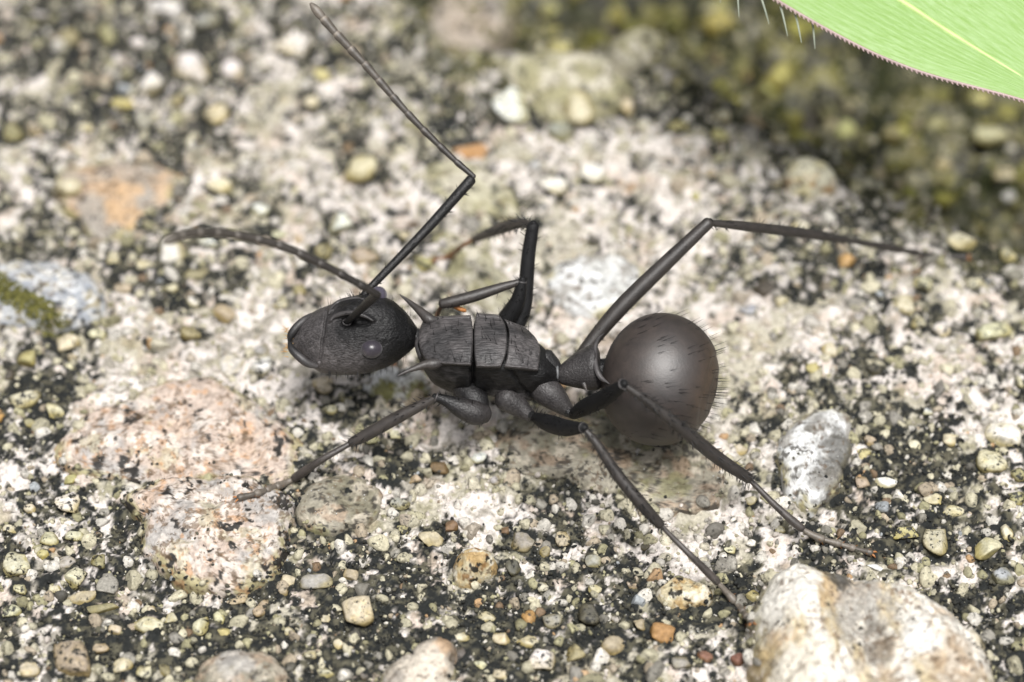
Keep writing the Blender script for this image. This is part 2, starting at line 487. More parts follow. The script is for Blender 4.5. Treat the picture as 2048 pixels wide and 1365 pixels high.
class Stone:
    def __init__(s, poly, h, style, label, p=2.6, rough=0.05, lift=0.7, bumps=(), patches=(), seed=0, sink=0.04, nt=150, nr=46):
        pc = np.mean(np.array(poly, float), 0)
        ymin, ymax = min(q[1] for q in poly), max(q[1] for q in poly)
        base = float(H(*G(pc[0], pc[1])[:2])) - sink
        pts = []
        for (a, b) in poly:
            back = np.clip((ymax - b) / (ymax - ymin), 0, 1)
            pts.append(P(a, b, base + h * lift * back * back)[:2])
        pts = np.array(pts)
        s.c = pts.mean(0)
        rel = pts - s.c
        th = np.arctan2(rel[:, 1], rel[:, 0])
        o = np.argsort(th)
        th, rr = th[o], np.hypot(rel[:, 0], rel[:, 1])[o]
        s.t = np.linspace(-math.pi, math.pi, nt, endpoint=False)
        rad = np.interp(s.t, np.concatenate([th - 2 * math.pi, th, th + 2 * math.pi]), np.tile(rr, 3))
        for _ in range(3):
            rad = 0.25 * np.roll(rad, 1) + 0.5 * rad + 0.25 * np.roll(rad, -1)
        rad *= 1 + 0.07 * fbm(np.cos(s.t) * 2 + seed, np.sin(s.t) * 2, 0.0, 1.4, 5, 0.62)
        s.rad, s.h, s.base, s.p, s.rough, s.seed = rad, h, base, p, rough, seed
        s.bumps = [(P(a, b, base + h)[:2], r / 100.0, am) for (a, b, r, am) in bumps]
        rho = np.concatenate([1 - (1 - np.linspace(0, 1, nr)) ** 1.7, [1.015, 1.03]])
        rho[0] = 0.002
        RH, TT = np.meshgrid(rho, s.t, indexing='ij')
        x = s.c[0] + RH * rad * np.cos(TT)
        y = s.c[1] + RH * rad * np.sin(TT)
        z = s.z(x, y, np.minimum(RH, 1.0))
        z[-2] = base - 0.10
        z[-1] = base - 0.5
        v = np.stack([x.ravel(), y.ravel(), z.ravel()], 1)
        f = grid_faces(len(rho), nt, True)
        col = STYLES[style](v, RH.ravel(), seed)
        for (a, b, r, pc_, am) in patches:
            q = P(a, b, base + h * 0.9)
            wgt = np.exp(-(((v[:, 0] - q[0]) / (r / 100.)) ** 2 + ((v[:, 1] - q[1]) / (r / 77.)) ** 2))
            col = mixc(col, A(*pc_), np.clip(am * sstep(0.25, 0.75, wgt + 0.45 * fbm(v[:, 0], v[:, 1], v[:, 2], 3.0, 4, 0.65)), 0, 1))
        fine = fbm(v[:, 0], v[:, 1], v[:, 2] + seed, 8.5, 4, 0.7)
        col = mixc(col, A(96, 78, 58), 0.75 * sstep(0.42, 0.58, fine))
        col = col * (1 + 0.10 * fbm(v[:, 0], v[:, 1], v[:, 2], 5.0, 4, 0.7))[:, None]
        cap = np.arange(nt)[None, ::-1]
        s.o = obj('stone', mesh('stone', v, [f, cap], col, [M_STONE]), ground)
        if label:
            s.o['label'] = label
        STONES.append(s)

    def z(s, x, y, rho):
        prof = (1 - np.clip(rho, 0, 1) ** s.p) ** (1 / 2.0)
        n = fbm(x, y, s.seed * 3.7, 1.3, 4, 0.55) * s.rough * 1.6 + fbm(x, y, s.seed + 40.0, 7.0, 3) * s.rough * 0.35
        z = s.base + s.h * prof + n * sstep(1.0, 0.85, rho)
        for (c, r, am) in s.bumps:
            z = z + am * np.exp(-(((x - c[0]) / r) ** 2 + ((y - c[1]) / r) ** 2)) * sstep(1.0, 0.8, rho)
        return z

    def at(s, x, y):
        dx, dy = x - s.c[0], y - s.c[1]
        rho = np.hypot(dx, dy) / np.interp(np.arctan2(dy, dx), s.t, s.rad, period=2 * math.pi)
        return np.where(rho < 1, s.z(np.asarray(x, float), np.asarray(y, float), np.minimum(rho, 1)), -99.0), rho


def specks(v, f, lo, hi, seed, o=4):
    return sstep(lo, hi, fbm(v[:, 0], v[:, 1], v[:, 2] + seed, f, o, 0.62))


def st_pink(v, rho, s):
    c = mixc(A(208, 190, 176), A(184, 179, 174), specks(v, 1.2, -0.1, 0.5, s))
    c = mixc(c, A(210, 180, 154), 0.45 * specks(v, 1.3, 0.2, 0.6, s + 3))
    c = mixc(c, A(236, 225, 214), 0.8 * specks(v, 3.2, 0.05, 0.5, s + 6))
    c = mixc(c, A(178, 170, 122), np.clip(specks(v, 2.0, 0.25, 0.6, s + 8) * 0.4 + sstep(0.84, 0.97, rho) * specks(v, 2.5, -0.3, 0.2, s + 9), 0, 0.8))
    c = mixc(c, A(196, 152, 110), 0.7 * specks(v, 6.0, 0.42, 0.55, s + 19))
    c = mixc(c, A(118, 96, 72), 0.75 * specks(v, 7.0, 0.36, 0.52, s + 12))
    edge = 0.22 * sstep(0.6, 1.0, rho)
    return mixc(c, A(50, 47, 44), specks(v, 4.6, 0.52, 0.62, s + 15, 4) * 0 + sstep(0.50, 0.60, fbm(v[:, 0], v[:, 1], v[:, 2] + s + 15, 4.2, 4, 0.62) + edge))


def st_cream(v, rho, s):
    x = v[:, 0] + 0.12 * v[:, 1] + 0.16 * fbm(v[:, 0], v[:, 1], v[:, 2], 1.2, 4)
    band = fbm(x * 1.0, v[:, 1] * 0.14, 0.0, 2.6, 4, 0.6)
    c = mixc(A(244, 239, 228), A(206, 190, 156), sstep(-0.1, 0.5, band))
    c = mixc(c, A(188, 180, 168), 0.7 * specks(v, 0.8, 0.12, 0.5, s))
    c = mixc(c, A(190, 156, 112), 0.5 * specks(v, 1.7, 0.3, 0.6, s + 5))
    c = mixc(c, A(130, 100, 70), 0.75 * specks(v, 7.0, 0.44, 0.56, s + 9))
    c = mixc(c, A(156, 146, 92), 0.7 * sstep(0.8, 0.97, rho) * specks(v, 1.6, -0.3, 0.3, s + 7))
    return mixc(c, A(60, 52, 44), 0.85 * sstep(0.60, 0.72, fbm(v[:, 0], v[:, 1], v[:, 2] + s + 11, 7.5, 4, 0.68) + 0.25 * specks(v, 0.9, 0.1, 0.5, s + 21)))


def st_blue(v, rho, s):
    c = mixc(A(206, 209, 212), A(160, 165, 172), specks(v, 3.0, -0.1, 0.4, s))
    c = mixc(c, A(226, 224, 218), specks(v, 5.0, 0.1, 0.4, s + 3))
    c = mixc(c, A(150, 138, 100), 0.8 * specks(v, 5.5, 0.34, 0.5, s + 5))
    return mixc(c, A(66, 70, 76), specks(v, 6.0, 0.42, 0.54, s + 8))


def st_tan(v, rho, s):
    c = mixc(A(186, 173, 158), A(168, 161, 151), specks(v, 0.9, -0.2, 0.4, s))
    c = mixc(c, A(210, 176, 138), 0.7 * specks(v, 0.8, 0.15, 0.55, s + 4))
    c = mixc(c, A(176, 170, 118), 0.8 * sstep(0.75, 0.95, rho) * specks(v, 1.5, -0.2, 0.3, s + 5))
    c = mixc(c, A(110, 92, 70), 0.7 * specks(v, 4.6, 0.36, 0.52, s + 6))
    return mixc(c, A(60, 56, 52), specks(v, 4.4, 0.56, 0.66, s + 9))


def st_slab(v, rho, s):
    c = mixc(A(160, 154, 138), A(136, 131, 112), specks(v, 1.2, -0.2, 0.4, s))
    c = mixc(c, A(204, 194, 176), 0.8 * specks(v, 3.0, 0.05, 0.45, s + 2))
    c = mixc(c, A(180, 150, 124), 0.5 * specks(v, 1.4, 0.3, 0.6, s + 4))
    c = mixc(c, A(146, 144, 92), 0.5 * specks(v, 1.5, 0.25, 0.5, s + 5))
    return mixc(c, A(66, 62, 56), 0.9 * specks(v, 6.5, 0.30, 0.48, s + 8))


def st_white(v, rho, s):
    c = mixc(A(234, 235, 234), A(206, 206, 202), specks(v, 1.6, -0.1, 0.5, s))
    c = mixc(c, A(184, 172, 112), 0.85 * sstep(0.76, 0.96, rho) * specks(v, 2.0, -0.3, 0.2, s + 3))
    c = mixc(c, A(150, 144, 134), 0.7 * specks(v, 2.0, 0.25, 0.5, s + 8))
    return mixc(c, A(84, 80, 74), 0.9 * specks(v, 6.0, 0.42, 0.54, s + 4))


def st_gold(v, rho, s):
    c = mixc(A(212, 200, 166), A(184, 156, 108), specks(v, 3.0, -0.1, 0.5, s))
    c = mixc(c, A(138, 100, 56), 0.85 * specks(v, 3.4, 0.2, 0.5, s + 3))
    c = mixc(c, A(238, 232, 214), 0.8 * specks(v, 5.0, 0.25, 0.5, s + 6))
    return mixc(c, A(44, 40, 30), specks(v, 5.5, 0.40, 0.52, s + 9))


def st_olive(v, rho, s):
    c = mixc(A(190, 185, 160), A(164, 159, 124), specks(v, 1.5, -0.2, 0.4, s))
    c = mixc(c, A(216, 209, 192), 0.8 * specks(v, 2.4, 0.1, 0.5, s + 2))
    return mixc(c, A(66, 66, 56), 0.9 * specks(v, 5.0, 0.42, 0.54, s + 4))


def st_honey(v, rho, s):
    c = mixc(A(246, 240, 214), A(232, 220, 172), specks(v, 1.6, -0.1, 0.5, s))
    return mixc(c, A(190, 138, 70), 0.8 * specks(v, 2.6, 0.25, 0.5, s + 3) * sstep(0.3, 0.9, rho))


STYLES = dict(honey=st_honey, pink=st_pink, cream=st_cream, blue=st_blue, tan=st_tan, slab=st_slab, white=st_white, gold=st_gold, olive=st_olive)

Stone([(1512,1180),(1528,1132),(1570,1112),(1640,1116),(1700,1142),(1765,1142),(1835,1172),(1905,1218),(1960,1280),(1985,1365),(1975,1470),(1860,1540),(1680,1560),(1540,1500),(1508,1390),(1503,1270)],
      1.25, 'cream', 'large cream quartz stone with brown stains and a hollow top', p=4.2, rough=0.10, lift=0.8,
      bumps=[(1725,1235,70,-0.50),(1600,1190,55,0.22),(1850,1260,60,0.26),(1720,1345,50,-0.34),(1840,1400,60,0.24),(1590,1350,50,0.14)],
      patches=[(1722,1215,62,(168,164,156),.8),(1760,1290,45,(120,112,100),.7),(1680,1148,30,(60,58,54),.9),(1900,1330,60,(178,156,128),.6),(1530,1300,40,(188,166,122),.7),(1590,1180,60,(246,242,232),.9),(1830,1290,38,(248,245,238),.9),(1600,1340,60,(244,238,224),.8)], seed=1, nt=260, nr=110)  # the grey patch in the hollow paints in shade its relief lacks
Stone([(100,915),(135,860),(240,800),(330,758),(430,745),(490,790),(550,832),(610,900),(605,960),(560,985),(430,965),(300,975),(230,968),(165,962),(110,945)],
      0.34, 'pink', 'flat pinkish granite stone, upper tier', p=6, rough=0.07, seed=2, nt=240, nr=90)
Stone([(235,985),(300,958),(420,950),(540,968),(590,1000),(575,1060),(575,1120),(545,1160),(450,1192),(335,1152),(292,1115),(283,1040)],
      0.46, 'pink', 'pinkish granite lobe with black pits under the ant\'s front foot', p=6, rough=0.08, seed=7, nt=240, nr=80)
Stone([(-60,560),(-10,520),(60,512),(130,530),(190,560),(216,600),(205,640),(140,660),(60,655),(-20,650),(-70,610)],
      0.5, 'blue', 'blue-grey speckled stone with moss on its near side', p=3.5, rough=0.08, seed=3)
Stone([(100,360),(150,330),(240,322),(330,330),(372,350),(350,400),(290,440),(230,490),(190,490),(160,440),(120,410)],
      0.25, 'tan', 'flat tan stone with an orange patch', p=5, rough=0.05, patches=[(250,410,50,(216,178,132),.7)], seed=4)
Stone([(385,1365),(400,1320),(440,1295),(500,1292),(550,1315),(580,1355),(575,1420),(500,1450),(410,1430)],
      0.6, 'slab', 'rounded brown-grey stone half sunk in black crust', p=2.6, rough=0.06, patches=[(470,1320,40,(188,184,178),.8)], seed=5)
Stone([(760,1365),(820,1310),(880,1266),(912,1285),(908,1330),(890,1390),(830,1430),(745,1420)],
      0.6, 'tan', 'tan wedge-shaped stone', p=2.6, rough=0.06, bumps=[(880,1300,30,0.2)], patches=[(850,1340,60,(232,222,206),.8),(890,1290,25,(206,170,132),.7)], seed=6)
Stone([(905,1150),(912,1115),(940,1098),(975,1100),(995,1125),(990,1150),(960,1165),(920,1178)],
      0.42, 'gold', 'golden brown glassy stone', p=2.4, rough=0.08, seed=8, nt=90, nr=30)
Stone([(1310,1190),(1330,1165),(1390,1160),(1422,1180),(1425,1205),(1380,1218),(1320,1208)],
      0.3, 'gold', 'low golden brown stone in black crust', p=3, rough=0.07, seed=9, nt=90, nr=30)
Stone([(1556,905),(1570,860),(1620,820),(1670,808),(1704,825),(1700,880),(1685,940),(1660,1000),(1625,1035),(1590,1010),(1565,960)],
      0.4, 'white', 'oblong white stone with grey specks', p=3.4, rough=0.06, patches=[(1675,900,50,(92,90,84),.85),(1650,960,35,(110,106,98),.8),(1640,850,25,(140,136,128),.7)], seed=10)
Stone([(862,470),(890,450),(940,490),(990,545),(1035,600),(1050,640),(1000,640),(930,575),(880,520)],
      0.3, 'olive', 'long olive-grey stone lying aslant', p=4, rough=0.05, seed=12)
Stone([(1095,560),(1120,520),(1190,508),(1260,515),(1290,545),(1285,600),(1230,630),(1150,635),(1105,610)],
      0.28, 'white', 'flat whitish stone behind the thorax', p=5, rough=0.05, seed=13)
Stone([(725,775),(745,748),(800,735),(850,745),(868,770),(850,795),(790,800),(740,795)],
      0.4, 'white', 'pale rounded stone with a green rim below the head', p=3, rough=0.05, patches=[(770,795,40,(132,130,60),.9),(840,792,30,(132,130,60),.9)], seed=14, nt=90, nr=34)
Stone([(965,900),(985,845),(1060,820),(1180,815),(1320,840),(1430,880),(1452,960),(1430,1020),(1350,1030),(1240,985),(1130,955),(1020,945)],
      0.22, 'slab', 'wide flat olive-grey stone under the abdomen', p=7, rough=0.05, seed=15, nt=200, nr=70)
Stone([(1215,130),(1235,75),(1280,60),(1325,80),(1330,120),(1290,140),(1240,150)], 0.6, 'olive', 'pale lump on the crest by the moss', p=2.6, rough=0.10, seed=16, nt=90, nr=34)
Stone([(1000,140),(1060,105),(1130,100),(1200,110),(1250,150),(1270,190),(1190,235),(1130,260),(1070,230),(1030,180)], 0.45, 'olive', 'broad pale stone on the crest', p=3.2, rough=0.10, seed=17, nt=110, nr=40)
Stone([(840,60),(870,0),(960,-30),(1030,0),(1010,70),(960,110),(880,110)], 0.5, 'tan', 'brown stone beside the mossy crack', p=3, rough=0.08, seed=18, nt=90, nr=30)
Stone([(830,345),(900,320),(980,350),(1030,400),(1040,440),(980,430),(900,400)], 0.16, 'olive', 'thin flat olive-grey stone', p=5, rough=0.04, seed=19, nt=90, nr=30)
Stone([(600,990),(640,960),(720,950),(760,980),(750,1040),(700,1060),(620,1060),(595,1030)], 0.2, 'slab', 'low grey stone beside the pinkish one', p=5, rough=0.05, seed=20, nt=90, nr=34)
Stone([(1568,350),(1590,312),(1630,318),(1660,350),(1676,385),(1640,398),(1600,402),(1575,390)], 0.75, 'honey', 'cream stone with an amber corner', p=2.6, rough=0.08, seed=31, nt=90, nr=34)


def top(x, y):
    """height of whatever surface lies uppermost at x, y"""
    x, y = np.asarray(x, float), np.asarray(y, float)
    z = H(x, y)
    for s in STONES:
        z = np.maximum(z, s.at(x, y)[0])
    return z


def stone_rho(x, y):
    r = np.full(np.shape(x), 9.0)
    for s in STONES:
        r = np.minimum(r, s.at(x, y)[1])
    return r


# ------------------------------------------------------------------ pebbles
def pebble_shape(sub, seed, cuts=9, amp=0.07):
    r = np.random.RandomState(seed)
    v, f = ico(sub)
    for _ in range(cuts):
        n = r.normal(size=3)
        n /= np.linalg.norm(n)
        c = r.uniform(0.48, 0.84)
        ex = np.maximum(0, v @ n - c)
        v = v - np.outer(ex * 0.96, n)
    d = fbm(v[:, 0] + seed, v[:, 1], v[:, 2], 1.3, 3) * amp + fbm(v[:, 0] + seed, v[:, 1], v[:, 2], 5.0, 2) * amp * 0.3
    v = v * (1 + d)[:, None]
    v /= np.abs(v).max(0)
    return v, f


PEB = []
for k in range(22):
    v, f = pebble_shape(3, 100 + k)
    PEB.append(mesh('pebble', v, [f], None, [M_PEBBLE]))

pebble_xy = []


def add_pebble(p, rx, ry, rz, ang, colr, k):
    o = bpy.data.objects.new('pebble', PEB[k % len(PEB)])
    COL.objects.link(o)
    o.parent = ground
    o.location = (p[0], p[1], p[2])
    o.rotation_euler = (rng.uniform(-.25, .25), rng.uniform(-.25, .25), ang)
    o.scale = (rx, ry, rz)
    j = 1 + rng.uniform(-.10, .08)
    c = np.clip(A(*colr) * j * (1 + rng.uniform(-.04, .04, 3)), 0, 0.8)
    o.color = (c[0], c[1], c[2], 1)
    pebble_xy.append((p[0], p[1], max(rx, ry)))


for k, (a, b, rx, ry, an, c) in enumerate(HERO):
    rz = 0.0098 * min(rx, ry)
    p = G(a, b, rz * 0.42, top)
    moss_here = float(mossy(p[0], p[1]))
    if moss_here > 0.6:
        c = tuple(0.8 * np.array(c) + 0.2 * np.array((120, 114, 60)))
    add_pebble(p, rx * 0.0112, ry * 0.0125, rz, R(an), c, k)
for k in range(55):
    while True:
        a, b = rng.uniform(880, 2080), rng.uniform(-30, 460)
        p = G(a, b, 0.05, H)
        if 0.6 < float(mossy(p[0], p[1])) and float(stone_rho(p[0], p[1])) > 1.1:
            break
    rr = rng.uniform(0.16, 0.42)
    add_pebble(p, rr, rr * rng.uniform(.55, 1), rr * rng.uniform(.5, .8), rng.uniform(0, 6.28), [(146,144,74),(176,170,100),(112,112,48),(188,184,128),(134,132,74)][k % 5], k * 5 + 1)
pal = [W_, C_, C_, O_, T_, GR, GR, DK, YE, BR]
k = 0
while len(pebble_xy) < 300:
    a, b = rng.uniform(-20, 2068), rng.uniform(10, 1360)
    p = G(a, b, 0.02, H)
    if float(stone_rho(p[0], p[1])) < 1.05:
        continue
    rr = rng.uniform(0.10, 0.19)
    if any((p[0] - q[0]) ** 2 + (p[1] - q[1]) ** 2 < (rr + q[2]) ** 2 for q in pebble_xy):
        continue
    add_pebble(p, rr, rr * rng.uniform(.6, 1), rr * rng.uniform(.5, .8), rng.uniform(0, 6.28), pal[rng.randint(len(pal))], k * 7 + 3)
    k += 1


# ------------------------------------------------------------------ sand grains, black crust, moss: uncountable, joined
def scatter(name, n, sub, nvar, rmin, rmax, power, keep, colour, mat, sink, cuts=7, on_stone=False, flat=(.55, .95), seed=0, box=(-12.4, 12.4, -9, 14.5)):
    r = np.random.RandomState(seed)
    x, y = r.uniform(box[0], box[1], n), r.uniform(box[2], box[3], n)
    vis = np.abs(x) < 10.6 + 0.13 * (y + 9)
    x, y = x[vis], y[vis]
    kp = keep(x, y, r)
    x, y = x[kp], y[kp]
    rho = stone_rho(x, y)
    if not on_stone:
        kp = rho > 0.90 + 0.09 * r.uniform(0, 1, len(x))
        x, y = x[kp], y[kp]
        z = top(x, y)
    else:
        z = top(x, y)
    m = len(x)
    rad = rmin + (rmax - rmin) * r.uniform(0, 1, m) ** power
    q = r.normal(size=(m, 4))
    q /= np.linalg.norm(q, axis=1)[:, None]
    a, b, c, d = q.T
    rot = np.stack([1 - 2 * (c * c + d * d), 2 * (b * c - a * d), 2 * (b * d + a * c), 2 * (b * c + a * d), 1 - 2 * (b * b + d * d), 2 * (c * d - a * b),
                    2 * (b * d - a * c), 2 * (c * d + a * b), 1 - 2 * (b * b + c * c)], 1).reshape(m, 3, 3)
    sc = np.stack([np.ones(m), r.uniform(flat[0], 1, m), r.uniform(flat[0], flat[1], m)], 1)
    shapes = [pebble_shape(sub, seed * 50 + i, cuts, 0.06) for i in range(nvar)]
    f0 = shapes[0][1]
    nv = len(shapes[0][0])
    base = np.stack([s[0] for s in shapes])[r.randint(nvar, size=m)]
    v = np.einsum('mij,mkj->mki', rot, base * sc[:, None, :]) * rad[:, None, None]
    v += np.stack([x, y, z + rad * sink], 1)[:, None, :]
    f = (f0[None] + (np.arange(m) * nv)[:, None, None]).reshape(-1, 3)
    col = colour(x, y, r)
    cc = np.repeat(col, nv, 0)
    return obj(name, mesh(name, v.reshape(-1, 3), [f], cc, [mat]), ground, kind='stuff')


GP = np.array([A(*c) for c in ((226,221,210),(212,205,178),(198,192,166),(176,171,136),(158,153,120),(184,170,148),(164,160,150),(140,136,126),(98,95,88),(200,164,122),(134,112,88),(178,183,186),(166,120,104))])


def grain_col(x, y, r):
    d = dirt(x, y)
    pw = np.array([.17, .18, .16, .10, .07, .09, .09, .06, .03, .012, .025, .012, .0])
    c = GP[r.choice(len(GP), size=len(x), p=pw / pw.sum())]
    wht = np.clip(field(x, y, WHT) - 0.5 * field(x, y, BLK), 0, 1)
    c = mixc(c, A(230, 222, 212), 0.55 * wht * r.uniform(0, 1, len(x)))
    c = mixc(c, A(112, 108, 54), np.clip(mossy(x, y), 0, 1) * r.uniform(.3, .9, len(x)))
    return c * r.uniform(.75, 1.08, len(x))[:, None]


def near_pebble(x, y, k=0.85):
    o = np.zeros(len(x), bool)
    for (a, b, s) in pebble_xy:
        o |= (x - a) ** 2 + (y - b) ** 2 < (s * k) ** 2
    return o


scatter('gravel', 1500, 3, 14, 0.12, 0.25, 1.6, lambda x, y, r: ~near_pebble(x, y, 1.1), grain_col, M_SAND, 0.15, seed=9, cuts=9)
scatter('sand_grains', 5600, 2, 14, 0.055, 0.16, 1.7, lambda x, y, r: ~near_pebble(x, y), grain_col, M_SAND, 0.15, seed=1)
scatter('fine_sand', 14000, 1, 10, 0.025, 0.065, 1.4, lambda x, y, r: ~near_pebble(x, y), grain_col, M_GRAIN, 0.3, seed=2)


def crust_col(x, y, r):
    c = mixc(A(38, 40, 40), A(104, 101, 86), r.uniform(0, 1, len(x)) ** 2)
    return mixc(c, A(72, 70, 30), 0.7 * mossy(x, y))


def crust_keep(x, y, r):
    return (dirt(x, y) > r.uniform(.35, .9, len(x))) & ~near_pebble(x, y, 0.8)


scatter('black_crust', 52000, 1, 8, 0.022, 0.06, 1.3, crust_keep, crust_col, M_CRUST, 0.4, cuts=3, seed=3)
scatter('crust_tufts', 26000, 1, 8, 0.02, 0.055, 1.3, lambda x, y, r: dirt(x, y) > r.uniform(.55, 1.2, len(x)), crust_col, M_CRUST, 1.6, cuts=3, seed=13)
scatter('crust_on_stones', 26000, 1, 8, 0.015, 0.05, 1.5,
        lambda x, y, r: (fbm(x, y, 50.0, 2.6, 4, 0.68) > 0.52 + r.uniform(0, .14, len(x))) & (stone_rho(x, y) < 1.0), crust_col, M_CRUST, 0.1, cuts=3, on_stone=True, seed=4)
scatter('cement_crumbs', 16000, 1, 8, 0.02, 0.085, 1.8,
        lambda x, y, r: (dirt(x, y) < r.uniform(.1, .7, len(x))) & (mossy(x, y) < .6), lambda x, y, r: A(232, 222, 212) * r.uniform(.7, 1.08, len(x))[:, None], M_GRAIN, 0.2, cuts=4, seed=5)
scatter('pale_specks', 9000, 1, 4, 0.006, 0.017, 1.5, lambda x, y, r: dirt(x, y) > .5, lambda x, y, r: A(226, 226, 222) * r.uniform(.6, 1.1, len(x))[:, None], M_GRAIN, 3.0, cuts=3, on_stone=True, seed=6)


def moss_keep(x, y, r):
    return mossy(x, y) * (fbm(x, y, 70.0, 0.9, 3) > -0.1) > r.uniform(.5, 1.6, len(x))


def moss_line(x, y, r):                        # the cushion on the near side of the blue-grey stone
    a, b = P(-30, 565, .35), P(135, 655, .25)
    d = (b - a)[:2]
    t = np.clip(((x - a[0]) * d[0] + (y - a[1]) * d[1]) / (d @ d), 0, 1)
    e = np.hypot(x - a[0] - t * d[0], y - a[1] - t * d[1])
    return e < (0.34 - 0.14 * t) * r.uniform(.5, 1.15, len(x))


def moss_col(x, y, r):
    return mixc(A(62, 64, 26), A(146, 142, 76), r.uniform(0, 1, len(x)) ** 1.3)


scatter('moss', 26000, 1, 8, 0.03, 0.10, 1.4, moss_keep, moss_col, M_CRUST, 0.3, cuts=2, on_stone=True, seed=7)
mq = P(50, 610, .3)
scatter('moss', 9000, 1, 8, 0.02, 0.05, 1.4, moss_line, moss_col, M_CRUST, 0.5, cuts=2, on_stone=True, seed=8, box=(mq[0] - 1.5, mq[0] + 1.5, mq[1] - 1.2, mq[1] + 1.2))
# ------------------------------------------------------------------ the ant
def cuticle(name, rough, spec, bump, sheen, stretch=None, scale=60.0):
    m, n, l, p = node_mat(name)
    at = n.new('ShaderNodeAttribute')
    at.attribute_name = 'Col'
    geo = n.new('ShaderNodeNewGeometry')
    mp = n.new('ShaderNodeMapping')
    mp.inputs['Scale'].default_value = stretch or (1, 1, 1)
    l.new(geo.outputs['Position'], mp.inputs['Vector'])
    nz = n.new('ShaderNodeTexNoise')
    nz.inputs['Scale'].default_value = scale
    nz.inputs['Detail'].default_value = 3
    nz.inputs['Distortion'].default_value = 0.4
    l.new(mp.outputs[0], nz.inputs['Vector'])
    n2 = n.new('ShaderNodeTexNoise')
    n2.inputs['Scale'].default_value = 5.0
    n2.inputs['Detail'].default_value = 5
    l.new(geo.outputs['Position'], n2.inputs['Vector'])
    mr = n.new('ShaderNodeMapRange')
    mr.inputs['From Min'].default_value = 0.3
    mr.inputs['From Max'].default_value = 0.7
    mr.inputs['To Min'].default_value = 0.7
    mr.inputs['To Max'].default_value = 1.3
    l.new(n2.outputs['Fac'], mr.inputs['Value'])
    mx = n.new('ShaderNodeMix')
    mx.data_type = 'RGBA'
    mx.blend_type = 'MULTIPLY'
    mx.inputs['Factor'].default_value = 1
    l.new(at.outputs['Color'], mx.inputs['A'])
    l.new(mr.outputs['Result'], mx.inputs['B'])
    m5 = n.new('ShaderNodeMapRange')
    m5.inputs['From Min'].default_value = 0.36
    m5.inputs['From Max'].default_value = 0.62
    m5.inputs['To Min'].default_value = 1.0 - 0.62 * min(1.0, bump)
    m5.inputs['To Max'].default_value = 1.0 + 0.35 * min(1.0, bump)
    l.new(nz.outputs['Fac'], m5.inputs['Value'])
    m6 = n.new('ShaderNodeMix')
    m6.data_type = 'RGBA'
    m6.blend_type = 'MULTIPLY'
    m6.inputs['Factor'].default_value = 1
    l.new(mx.outputs['Result'], m6.inputs['A'])
    l.new(m5.outputs['Result'], m6.inputs['B'])
    l.new(m6.outputs['Result'], p.inputs['Base Color'])
    p.inputs['Roughness'].default_value = rough
    p.inputs['Specular IOR Level'].default_value = spec
    p.inputs['Sheen Weight'].default_value = sheen
    p.inputs['Sheen Roughness'].default_value = 0.5
    b = n.new('ShaderNodeBump')
    b.inputs['Strength'].default_value = bump
    b.inputs['Distance'].default_value = 0.03
    l.new(nz.outputs['Fac'], b.inputs['Height'])
    l.new(b.outputs[0], p.inputs['Normal'])
    return m


M_SHELL = cuticle('dull_cuticle', 0.42, 0.4, 0.6, 0.0, None, 30.0)
M_STRIA = cuticle('ridged_cuticle', 0.44, 0.4, 0.8, 0.0, (0.16, 1.0, 1.0), 27.0)
M_SILK = cuticle('silky_cuticle', 0.48, 0.6, 0.25, 0.0, None, 40.0)
M_HEAD = cuticle('pitted_cuticle', 0.44, 0.3, 0.8, 0.0, (0.45, 1.0, 1.0), 34.0)
M_GAST = cuticle('gaster_cuticle', 0.50, 1.0, 0.2, 0.0, None, 40.0)
M_VELV = cuticle('black_cuticle', 0.6, 0.25, 0.25, 0.0)
M_EYE = cuticle('compound_eye', 0.32, 0.6, 0.08, 0.15, None, 160.0)
M_HAIR = cuticle('black_bristle', 0.4, 0.5, 0.0, 0.0)
SHELL, STRIA, SILK, VELV, HEAD, GASTER = 0, 1, 2, 3, 4, 5

BK = A(50, 49, 50, 1.0) * 0.45
DARK = A(20, 20, 21, 1.0)
GREY = A(70, 67, 67, 1.0) * 0.5
TIB = A(74, 68, 64, 1.0) * 0.52
TAR = A(118, 110, 100, 1.0) * 0.75
GAST = A(88, 78, 76, 1.0) * 0.24
ORNG = A(170, 112, 60, 1.0) * .8
PALE = A(170, 172, 174, 1.0) * 0.3


class Acc:
    def __init__(s):
        s.v, s.f, s.c, s.m, s.n = [], [], [], [], 0

    def add(s, v, f, c, m):
        s.v.append(np.asarray(v, float))
        s.f.append(np.asarray(f) + s.n)
        s.c.append(np.broadcast_to(np.asarray(c, float), (len(v), 3)))
        s.m.append(np.full(len(f), m))
        s.n += len(v)

    def rings(s, rg, c, m):
        """closed rings (n, k, 3) to a capped surface"""
        n, k = rg.shape[:2]
        v = np.vstack([rg.reshape(-1, 3), rg[0].mean(0)[None], rg[-1].mean(0)[None]])
        f = grid_faces(n, k, True)
        j = np.arange(k)
        c0 = np.stack([j, np.full(k, n * k), (j + 1) % k, (j + 1) % k], 1)[:, :3]
        c1 = np.stack([(n - 1) * k + j, (n - 1) * k + (j + 1) % k, np.full(k, n * k + 1)], 1)
        if np.ndim(c) == 2 and len(c) == n:
            c = np.vstack([np.repeat(c, k, 0), c[0][None], c[-1][None]])
        q = np.vstack([f, np.column_stack([c0, c0[:, 2]]), np.column_stack([c1, c1[:, 2]])])
        s.add(v, q, c, m)

    def build(s, name, mats, parent=None, **kw):
        q = np.vstack(s.f)
        tri = q[:, 2] == q[:, 3]
        mm = np.concatenate(s.m)
        return obj(name, mesh(name, np.vstack(s.v), [q[~tri], q[tri][:, :3]] if tri.any() else [q], np.vstack(s.c), mats,
                              np.concatenate([mm[~tri], mm[tri]])), parent, **kw)


